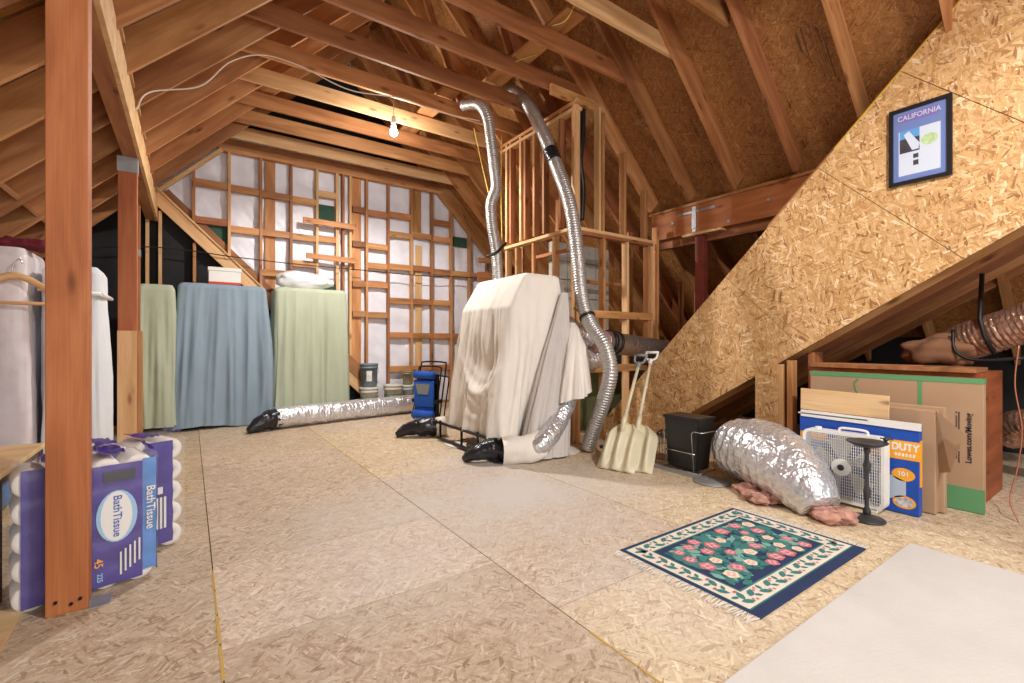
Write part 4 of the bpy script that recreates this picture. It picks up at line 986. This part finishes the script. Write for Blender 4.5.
# ============================================================= TRASH BIN with pull-out wire frame
t = thing('pull_out_bin', 'tall black waste bin in a wire pull-out frame by the silver duct', 'bin', (3.8, 2.62, 0), world=True)
bm = B()
X0, X1, Y0, Y1 = 3.68, 3.93, 2.42, 2.78
def frus(bm, a, b, mi=0):
    (x0, x1, y0, y1, z0), (u0, u1, v0, v1, z1) = a, b
    lo = [bm.verts.new(p) for p in ((x0, y0, z0), (x1, y0, z0), (x1, y1, z0), (x0, y1, z0))]; hi = [bm.verts.new(p) for p in ((u0, v0, z1), (u1, v0, z1), (u1, v1, z1), (u0, v1, z1))]
    bm.faces.new(lo[::-1]); bm.faces.new(hi)
    for k in range(4): bm.faces.new((lo[k], lo[(k+1) % 4], hi[(k+1) % 4], hi[k]))
frus(bm, (X0+.02, X1-.04, Y0+.03, Y1-.03, .04), (X0, X1, Y0, Y1, .5)); frus(bm, (X0-.012, X1+.012, Y0-.012, Y1+.012, .49), (X0-.012, X1+.012, Y0-.012, Y1+.012, .515))
bmesh.ops.bevel(bm, geom=bm.edges[:], offset=.008, segments=2, affect='EDGES'); link('bin_body', bm, 'blackplastic', t)
bm = B()
for q in (Y0+.05, Y1-.02): tube(bm, [(X0-.02, q-.02, .04), (X0-.025, q, .38), (X0-.03, q-.02, .4)], .005, 6)
tube(bm, [(X0-.02, Y0+.02, .2), (X0-.02, Y1-.02, .2)], .005, 6); tube(bm, [(X0-.03, Y0+.03, .4), (X0-.02, Y0-.05, .4), (X1, Y0-.05, .4)], .005, 6)
tube(bm, [(X0-.02, Y0, .03), (X0-.02, Y1, .03), (X1+.02, Y1, .03), (X1+.02, Y0, .03)], .006, 6, closed=True)
link('wire_frame', bm, 'chrome', t)
bm = B(); bx(bm, X0-.05, X0-.02, Y0-.1, Y1+.12, .0, .03); link('slide_rail', bm, 'steel', t)
def wire_basket(label, x0, x1, y0, y1, z0, z1):
    bm = B()
    for z in (z0, (z0+z1)/2, z1): tube(bm, [(x0, y0, z), (x1, y0, z), (x1, y1, z), (x0, y1, z)], .004, 6, closed=True)
    for k in range(8):
        y = y0+(y1-y0)*k/7; tube(bm, [(x0, y, z1), (x0, y, z0), (x1, y, z0), (x1, y, z1)], .003, 5)
    for k in range(1, 5):
        x = x0+(x1-x0)*k/5; tube(bm, [(x, y0, z1), (x, y0, z0), (x, y1, z0), (x, y1, z1)], .003, 5)
    return tag(link('wire_basket', bm, 'chrome'), label, 'basket')
wire_basket('small chrome wire basket left of the black waste bin', 3.8, 4.05, 2.86, 3.08, .03, .26)
wire_basket('low chrome wire basket right of the black waste bin', 4.05, 4.35, 2.2, 2.5, .03, .2)
bm = B(); vv = bmesh.ops.create_icosphere(bm, subdivisions=3, radius=.13)['verts']
for v in vv: v.co = Vector((v.co.x*.8, v.co.y*.8, v.co.z*1.2))*(1+.3*nz(v.co.x*10, v.co.y*10, v.co.z*10))+Vector((3.72, 3.16, .145))
tag(link('plastic_bag', bm, plain('pale_plastic', (216, 220, 228), .25, bmp=.4), smooth=True), 'crumpled white plastic bag on the floor behind the scoop shovels', 'bag')
bm = B(); tube(bm, catmull([(3.42, 3.36, .13), (3.5, 3.26, .15), (3.58, 3.2, .14)], 5), .018, 8); tag(link('blue_tool_handle', bm, plain('dark_blue_plastic', (30, 60, 120), .4), smooth=True), 'short dark blue handle lying beside the scoop blades', 'handle')
bm = B(); c = onZ(712, 482); lathe(bm, [(.15, .002), (.155, .006), (.15, .012), (.05, .016), (.03, .02)], 32, c.x, c.y)
tag(link('metal_disc', bm, 'steel', smooth=True), 'round flat grey metal plate on the floor before the black bin', 'plate')

# ============================================================= BOXES, FAN, STAND (all stand parallel to the sloped wall, facing -X)
def lab(x, y, z): return frame_at((x, y, z), (0, -1, 0), (0, 0, 1))
# cabinet behind
t = thing('wooden_cabinet', 'reddish brown wooden cabinet behind the cardboard under the sloped joists', 'cabinet', (5.1, 1.3, 0), world=True)
bm = B(); bx(bm, 4.75, 5.42, .82, 1.98, 0, .965, bev=.004); link('cabinet_body', bm, 'cabinet', t)
bm = B(); bx(bm, 4.72, 5.1, .85, 1.95, .967, 1.0, bev=.003); link('cabinet_top', bm, 'brown', t)
# large flat cardboard carton with green tape
t = thing('flat_carton', 'large flattened brown carton edged with green tape leaning at the cabinet', 'carton', (4.52, 1.3, 0), world=True)
bm = B(); bx(bm, 4.5, 4.56, .77, 1.86, .005, .935, bev=.004); cb = link('carton_body', bm, 'card', t)
bm = B(); bx(bm, 4.497, 4.563, .768, 1.862, .905, .94); bx(bm, 4.498, 4.4995, .765, 1.24, .005, .17); bx(bm, 4.498, 4.4995, 1.1, 1.125, .17, .905)
tube(bm, catmull([(4.499, 1.5, .9), (4.499, 1.53, .85), (4.499, 1.5, .76)], 5), .006, 4); link('green_tape', bm, 'greentape', t)
text('lettering', 'Lowes.com/Moving', .045, 'ink', frame_at((4.497, .845, .52), (0, 0, 1), (0, 1, 0)), cb, bold=.0008)
bm = B()
for k in range(2):
    for j in range(26): 
        if rng.random() < .8: bx(bm, 4.4965, 4.4985, .893+.014*k, .899+.014*k, .34+j*.014, .35+j*.014)
link('small_print', bm, 'ink', cb)
# open folded carton with flap
t = thing('open_carton', 'folded brown carton with a bent flap between the blue box and the large carton', 'carton', (4.3, 1.2, 0), world=True)
bm = B(); bx(bm, 4.22, 4.3, .96, 1.5, .005, .72, bev=.006); bx(bm, 4.3, 4.36, .93, 1.3, .005, .74, bev=.006); link('carton_body', bm, 'card', t)
bm = B(); prism(bm, [(4.22, .955, .72), (4.14, .80, .6), (4.16, .87, .33), (4.22, .94, .3)], (.006, .004, 0)); bmesh.ops.recalc_face_normals(bm, faces=bm.faces); link('flap', bm, 'card', t)
# plywood piece
o = board('plywood_offcut', (4.16, 1.79, .73), (4.16, 1.2, .72), .17, .018, 'ply', None); tag(o, 'pale plywood offcut propped upright behind the blue box', 'board')
# blue carton
t = thing('heavy_duty_shelf_box', 'blue and orange printed carton standing behind the white box fan', 'box', (4.11, 1.38, 0), world=True)
bm = B(); bx(bm, 4.07, 4.14, 1.01, 1.76, .005, .62, bev=.003); cb = link('carton_body', bm, 'cobalt', t)
bm = B(); prism(bm, [(4.062, 1.75, .6), (4.062, 1.0, .59), (4.062, 1.0, .64), (4.062, 1.75, .65)], (.02, 0, 0)); bx(bm, 4.062, 4.14, 1.3, 1.77, .62, .628); link('torn_white_flap', bm, 'white', t)
def crect(nm, ya, yb, za, zb, m, dx=.0015):
    bm = B(); bx(bm, 4.07-dx, 4.0702, ya, yb, za, zb); return link(nm, bm, m, t)
op = crect('orange_panel', .998, 1.3, .38, .51, 'orange')
bm = B(); bx(bm, 4.085, 4.135, 1.0085, 1.0098, .2, .52); link('side_panel', bm, 'orange', t)
bm = B(); bx(bm, 4.0685, 4.0702, 1.56, 1.755, .42, .48); link('orange_corner', bm, 'orange', t)
text('lettering', 'DUTY', .07, 'white', lab(4.0675, 1.085, .465), op, bold=.003, sx=.82)
bm = B()
for k in range(6): bx(bm, 4.0675, 4.0684, 1.03+.02*k, 1.043+.02*k, .402, .424)
link('small_print', bm, 'paper', op)
text('lettering', '5 SHELF', .042, M['carddark'].name and 'red', lab(4.0675, 1.12, .408), t) if False else None
bm = B(); poly(bm, [(4.068, 1.095+.065*cos(a), .275+.045*sin(a)) for a in [2*pi*k/28 for k in range(28)]]); ob = link('orange_badge', bm, 'orange', t)
text('lettering', '101', .045, 'white', lab(4.0665, 1.095, .278), ob, bold=.001)
bm = B(); poly(bm, [(4.068, 1.09+.065*cos(a), .085+.045*sin(a)) for a in [2*pi*k/28 for k in range(28)]]); link('orange_badge', bm, 'orange', t)
bm = B(); poly(bm, [(4.067, 1.09+.052*cos(a), .085+.034*sin(a)) for a in [2*pi*k/28 for k in range(28)]]); link('photo_badge', bm, plain('badge_photo', (190, 186, 190), .5, nz=.5, nscale=40), t)
pgx = plain('printed_shelf_grey', (176, 190, 210), .5)
bm = B(); prism(bm, [(4.068, 1.26, .1), (4.068, 1.18, .09), (4.068, 1.08, .13), (4.068, 1.08, .23), (4.068, 1.16, .26), (4.068, 1.26, .255)], (.001, 0, 0)); link('printed_picture', bm, pgx, t)
# box fan
t = thing('box_fan', 'white square box fan standing on the floor before the blue carton', 'fan', (3.97, 1.42, 0), world=True)
fy0, fy1, fz0, fz1 = 1.16, 1.68, .02, .53; fX = 3.93; dpt = .1
def rrect(y0, y1, z0, z1, r, n=6):
    pts = []
    for cy, cz, a0 in ((y1-r, z1-r, 0), (y0+r, z1-r, pi/2), (y0+r, z0+r, pi), (y1-r, z0+r, 1.5*pi)):
        for k in range(n+1): a = a0+pi/2*k/n; pts.append((cy+r*cos(a), cz+r*sin(a)))
    return pts
bm = B(); o1 = rrect(fy0, fy1, fz0, fz1, .05); i1 = rrect(fy0+.022, fy1-.022, fz0+.022, fz1-.022, .035)
loops = [[bm.verts.new((x, y, z)) for y, z in pp_] for x, pp_ in ((fX+dpt, i1), (fX+dpt, o1), (fX+.005, o1), (fX, [(a*.985+b*.015, c*.985+d_*.015) for (a, c), (b, d_) in zip(o1, i1)]), (fX, i1))]
nl = len(o1)
for a, b in zip(loops, loops[1:]+loops[:1]):
    for k in range(nl): bm.faces.new((a[k], a[(k+1) % nl], b[(k+1) % nl], b[k]))
link('housing', bm, 'white', t)
bm = B(); cyc, czc = (fy0+fy1)/2, (fz0+fz1)/2
for k in range(34):
    y = fy0+.03+(fy1-fy0-.06)*k/33; bx(bm, fX+.002, fX+.008, y-.0014, y+.0014, fz0+.02, fz1-.02)
for k in range(22):
    z = fz0+.03+(fz1-fz0-.06)*k/21; bx(bm, fX+.003, fX+.008, fy0+.02, fy1-.02, z-.001, z+.001)
link('grille', bm, 'white', t)
def discx(bm, x, r, x2, seg=28):
    pts = [(x, cyc+r*cos(2*pi*k/seg), czc+r*sin(2*pi*k/seg)) for k in range(seg)]; prism(bm, pts, (x2-x, 0, 0))
bm = B(); discx(bm, fX-.006, .062, fX+.008); hp = link('hub_plate', bm, 'white', t)
bm = B(); discx(bm, fX-.009, .022, fX-.006); link('hub_badge', bm, 'greybin', hp)
bm = B()
for k in range(5):
    a0 = 2*pi*k/5+.2; pts = []
    for r_, da, x in ((.05, -.3, fX+.035), (.21, -.42, fX+.03), (.225, 0, fX+.05), (.21, .42, fX+.075), (.05, .3, fX+.07)): pts.append((x, cyc+r_*cos(a0+da), czc+r_*sin(a0+da)))
    prism(bm, pts, (.004, 0, 0))
discx(bm, fX+.03, .055, fX+.08)
link('fan_blades', bm, plain('grey_white_blades', (196, 196, 196), .4), t)
bm = B(); tube(bm, catmull([(fX+.05, 1.45, .525), (fX+.05, 1.44, .555), (fX+.05, 1.36, .56), (fX+.05, 1.28, .555), (fX+.05, 1.27, .525)], 6), .009, 8); link('handle', bm, 'white', t, smooth=True)
bm = B(); tube(bm, [(fX+.03, 1.58, .525), (fX+.03, 1.58, .55)], .022, 14); link('speed_knob', bm, 'white', t, smooth=True)
for y in (fy0+.04, fy1-.08):
    bm = B(); bx(bm, fX-.0, fX+dpt, y, y+.04, 0, .03, bev=.004); link('foot', bm, 'white', t)
# dark ash-tray stand
t = thing('pedestal_stand', 'dark metal pedestal ashtray stand in front of the box fan', 'stand', (3.74, 1.2, 0))
bm = B(); lathe(bm, [(.10, 0), (.105, .008), (.098, .016), (.06, .024), (.035, .034), (.022, .04)], 32); link('base', bm, 'greybin', t, smooth=True)
bm = B(); lathe(bm, [(.02, .035), (.024, .06), (.013, .09), (.012, .13), (.018, .16), (.022, .2), (.014, .23), (.012, .3), (.02, .34), (.024, .37), (.014, .4), (.013, .44), (.02, .47), (.014, .49)], 20); link('turned_column', bm, 'greybin', t, smooth=True)
bm = B(); lathe(bm, [(.02, .485), (.075, .5), (.115, .522), (.118, .53), (.11, .53), (.07, .515), (.01, .505)], 32); link('dish', bm, 'greybin', t, smooth=True)
bm = B(); vv = bmesh.ops.create_icosphere(bm, subdivisions=2, radius=.016)['verts']
for v in vv: v.co += Vector((.08, -.08, .545))
tube(bm, [(.08, -.08, .545), (.1, -.1, .56)], .006, 6); tube(bm, [(.075, -.05, .55), (.08, -.12, .55)], .005, 6); link('ornament', bm, 'greybin', t, smooth=True)

# ============================================================= TABLE at left
t = thing('wooden_table', 'low pale-topped wooden table with a dark leg at the left edge', 'table', (-1.0, 3.0, 0), world=True)
bm = B(); bx(bm, -1.5, -.7, 1.7, 3.85, .575, .6, bev=.004); link('table_top', bm, 'ply', t)
bm = B(); bx(bm, -1.49, -.71, 1.72, 3.83, .54, .575); link('apron', bm, 'darkwood', t)
for y in (3.08, 1.8):
    board('leg', (-.735, y, 0), (-.735, y, .56), .05, .05, 'darkwood', t, up=(0, 1, 0))
board('leg', (-1.45, 3.7, 0), (-1.45, 3.7, .56), .05, .05, 'darkwood', t, up=(0, 1, 0))
bm = B(); bx(bm, -1.45, -.77, 1.8, 3.6, .3, .32); link('shelf', bm, 'ply', t)
bm = B(); bx(bm, -.82, -.6, 1.6, 2.95, .002, .02); tag(link('floor_plank', bm, 'ply'), 'flat plank on the floor under the left table', 'plank')
t = thing('blue_bag', 'bright blue plastic bag on the shelf under the left table', 'bag', (-.95, 3.3, .32))
bm = B(); bx(bm, -.17, .17, -.3, .28, .0, .19, bev=.05)
for v in bm.verts: v.co += Vector((.02*nz(v.co.x*9, v.co.y*9, v.co.z*9), .02*nz(v.co.y*9, 3), 0))
link('bag_body', bm, plain('bright_blue_plastic', (24, 128, 206), .35, nz=.2, bmp=.3), t, smooth=True)

# ============================================================= TISSUE PACKS
def tissue_pack(label, loc, rz, cols_n, rows_n, kind):
    """rolls lie with their axes pointing to the viewer (-Y local)"""
    t = thing('tissue_pack', label, 'toilet paper pack', loc, rz)
    r = .063; dep = .22
    Wd = cols_n*2*r; Hd = rows_n*2*r
    ro = None
    for i in range(cols_n):
        for k in range(rows_n):
            bm = B(); c = Vector((-Wd/2+r+i*2*r, 0, r+k*2*r)); seg = 20
            for (ra, rb) in ((r*.985, .0),):
                pr = [(.02, -dep/2+.01), (.022, -dep/2), (r*.93, -dep/2), (r*.99, -dep/2+.012), (r*.99, dep/2-.012), (r*.93, dep/2), (.02, dep/2)]
                rings_ = [[bm.verts.new((c.x+q*cos(2*pi*s/seg), y, c.z+q*sin(2*pi*s/seg))) for s in range(seg)] for q, y in pr]
                for a, b in zip(rings_, rings_[1:]):
                    for s in range(seg): f = bm.faces.new((a[s], a[(s+1) % seg], b[(s+1) % seg], b[s])); f.smooth = True
                f = bm.faces.new(rings_[0]); f.material_index = 1; bm.faces.new(rings_[-1])  # dark cap colour stands for the shade inside the hollow core
            link('paper_roll', bm, ['paper', 'greybin'], t)
    yf = -dep/2-.004
    def panel(nm, x0, x1, z0, z1, m, bulge=.006, dy=0):
        bm = B(); n1, n2 = 16, 30; g = []
        for i in range(n1+1):
            g.append([])
            for k in range(n2+1):
                x = x0+(x1-x0)*i/n1; z = z0+(z1-z0)*k/n2
                y = yf-dy-bulge*(.5+abs(sin(pi*z/(2*r))))-.006*nz(x*14, z*14, 3)
                g[-1].append(bm.verts.new((x, y, z)))
        for i in range(n1):
            for k in range(n2): f = bm.faces.new((g[i][k], g[i+1][k], g[i+1][k+1], g[i][k+1])); f.smooth = True
        return link(nm, bm, m, t)
    fr = lambda x, z, rot=0: Matrix.Translation((x, yf-.018, z)) @ Matrix.Rotation(pi/2, 4, 'X') @ Matrix.Rotation(rot, 4, 'Z')
    def sub(nm, s, size, m, x, z, rot): 
        o = text(nm, s, size, m, Matrix.Identity(4), t, bold=.0006); o.matrix_local = fr(x, z, rot); return o
    if kind == 'front':
        panel('purple_label', Wd/2-.25, Wd/2-.05, .02, Hd-.03, 'purple'); panel('purple_label', -Wd/2+.03, -.03, .02, Hd, 'purple')
        bm = B(); poly(bm, [(Wd/2-.15+.078*cos(a), yf-.0165, .35+.125*sin(a)*(1-.0*cos(a))) for a in [2*pi*k/24 for k in range(24)]]); link('blue_flash', bm, 'lightblue', t)
        bm = B(); poly(bm, [(Wd/2-.15+.06*cos(a)-.002, yf-.0172, .35+.12*sin(a)*(1+.0*a)) for a in [2*pi*k/24 for k in range(24)]]); link('white_flash', bm, 'white', t)
        sub('lettering', 'BathTissue', .046, 'cobalt', Wd/2-.15, .35, -pi/2)
        panel('blue_label', Wd/2-.05, Wd/2+.006, .05, Hd-.02, 'blueprint'); sub('lettering', 'BathTissue', .05, 'white', Wd/2-.02, .36, -pi/2)
        sub('lettering', '45', .045, 'orange', Wd/2-.22, .14, -pi/2); sub('lettering', '225', .028, 'lightblue', Wd/2-.215, .07, -pi/2)
        bm = B(); bx(bm, Wd/2-.2, Wd/2-.08, yf-.018, yf-.016, .52, .57); link('black_print', bm, 'ink', t)
        bm = B()
        for a in range(5): bx(bm, Wd/2-.14+.018*a, Wd/2-.133+.018*a, yf-.018, yf-.016, .06+.012*a, .17+.012*a)
        link('white_print', bm, 'white', t)
        # side panel wrapping the right end
        bm = B(); g = []
        for i in range(9):
            g.append([bm.verts.new((Wd/2+.008+.004*abs(sin(pi*z/(2*r))), -dep/2+.0+dep*i/8, z)) for z in [.03+(Hd-.06)*k/24 for k in range(25)]])
        for i in range(8):
            for k in range(24): f = bm.faces.new((g[i][k], g[i+1][k], g[i+1][k+1], g[i][k+1])); f.material_index = 1 if (3 < i < 7) else 0; f.smooth = True
        link('side_label', bm, ['purple', 'blueprint'], t)
    else:
        panel('purple_label', Wd/2-.19, Wd/2-.055, .03, Hd-.01, 'purple'); panel('purple_label', -.17, .02, .35, Hd-.02, 'purple')
        panel('blue_label', -Wd/2, -.17, .3, Hd-.0, 'blueprint')
        bm = B()
        for a in range(3): bx(bm, Wd/2-.145+.02*a, Wd/2-.133+.02*a, yf-.018, yf-.016, .12, .3)
        for a in range(4): bx(bm, -.14+.025*a, -.13+.025*a, yf-.018, yf-.016, .46, .56)
        bx(bm, Wd/2-.135, Wd/2-.11, yf-.018, yf-.016, .32, .36); link('white_print', bm, 'white', t)
    bm = B(); bx(bm, -Wd/2-.012, Wd/2+.014, -dep/2-.026, dep/2+.01, 0.001, Hd+.01, bev=.03)
    bmesh.ops.subdivide_edges(bm, edges=bm.edges[:], cuts=5, use_grid_fill=True)
    for v in bm.verts:
        if v.co.z > .02: v.co += Vector((.008*nz(v.co.x*12, v.co.z*12, 1), .006*nz(v.co.x*12, v.co.z*12, 5), .02*max(0, nz(v.co.x*9, v.co.y*9, 2))*(v.co.z > Hd-.05)))
    link('clear_wrap', bm, 'clear', t, smooth=True)
    bm = B(); n_ = 26
    g = [[bm.verts.new((-Wd/2+Wd*i/n_, -dep/2+dep*k/8, Hd+.02+.03*abs(nz(i*.5, k*.7, 4 if kind == 'front' else 8)))) for k in range(9)] for i in range(n_+1)]
    for i in range(n_):
        for k in range(8): f = bm.faces.new((g[i][k], g[i+1][k], g[i+1][k+1], g[i][k+1])); f.smooth = True; f.material_index = 1 if (i//5) % 2 else 0
    link('gathered_top', bm, ['clear', 'purple'], t)
    return t
tissue_pack('purple toilet paper pack standing right behind the nearest post', (-.42, 3.06, 0), radians(14), 4, 5, 'front')
tissue_pack('purple and white toilet paper pack standing behind the front pack', (-.31, 3.42, 0), radians(24), 4, 5, 'rear')

# ============================================================= BULBS and wires
for i, (x, y, z, pw, rad, pd_) in enumerate(BULBS):
    t = thing('bare_light_bulb', ['glowing bare bulb hanging under the ceiling ties in the middle', 'glowing bare bulb above the front of the attic behind the view'][i], 'light bulb', (x, y, z))
    bm = B(); lathe(bm, [(.02, .06), (.03, .06), (.035, .12), (.03, .17), (.02, .2)], 18); link('socket', bm, 'white', t, smooth=True)
    bm = B(); lathe(bm, [(.014, .06), (.026, .05), (.044, .02), (.05, -.005), (.042, -.035), (.018, -.052)], 18); o = link('glass', bm, 'glow', t, smooth=True); o.visible_shadow = True
    bm = B(); tube(bm, [(0, 0, .2), (0, .0, .4)], .005, 6); link('cord', bm, 'wire_white', t)
for i in (0, 1): pass
cable('white cable looping along the ceiling ties from the left beam', [onY(136, 110, 4.5), onY(150, 92, 4.7), onY(200, 86, 4.8), onY(230, 62, 4.8), onY(262, 55, 4.9), onY(300, 66, 4.8), onY(350, 90, 4.7), onY(400, 98, 4.7), onY(440, 112, 4.7), onY(480, 121, 4.7)], .006, 'wire_white')
cable('yellow cable running between the rafters at far left', [onX(-10, 205, -1.3), onX(20, 194, -1.35), onX(45, 176, -1.4)], .007, 'wire_yellow')
cable('yellow cable looped from the roof rafters at the upper middle', [onY(515, 62, 4.2), onY(540, 52, 4.0), onY(548, 38, 3.9)], .006, 'wire_yellow')
cable('yellow cable hooked over the rafter at the top of the view', [onY(552, 26, 3.4), onY(566, 20, 3.2), onY(577, 0, 3.1)], .006, 'wire_yellow')
cable('yellow cable hanging left of the framed shaft', [onY(474, 128, 5.6), onY(482, 165, 5.6), onY(490, 200, 5.6), onY(497, 240, 5.6)], .007, 'wire_yellow')
cable('yellow cable stapled down the corner stud of the shaft', [onX(502, 135, 3.68), onX(501, 190, 3.68), onX(502, 240, 3.68)], .007, 'wire_yellow')
cable('thin copper wire dangling at the far right over the floor', [onX(1019, 345, 4.6), onX(1015, 385, 4.6), onX(1022, 430, 4.6), onX(1017, 470, 4.6), onX(1010, 500, 4.55), onX(1020, 525, 4.5)], .004, plain('copper_wire', (190, 120, 90), .4, .6))

GROUPS = {'bucket': 'buckets and pails along the back wall', 'wooden_post': 'wooden posts in a line at the left', 'foil_duct': 'foil covered ducts', 'cable': 'loose cables', 'header_beam': 'long header beams',
          'draped_sheet': 'draped sheets', 'scoop_shovel': 'scoop shovels leaning at the sloped wall', 'tissue_pack': 'toilet paper packs', 'bare_light_bulb': 'bare light bulbs', 'wire_basket': 'wire baskets by the black bin', 'flexible_hose': 'ribbed silver hoses hanging from the ties', 'floor_cloth': 'cloth edges on the floor'}
for o in C.objects:
    if '_world' in o.keys(): del o['_world']
    if o.parent is None and o.get('label'):
        g = GROUPS.get(o.name.split('.')[0])
        if g and not o.get('group'): o['group'] = g
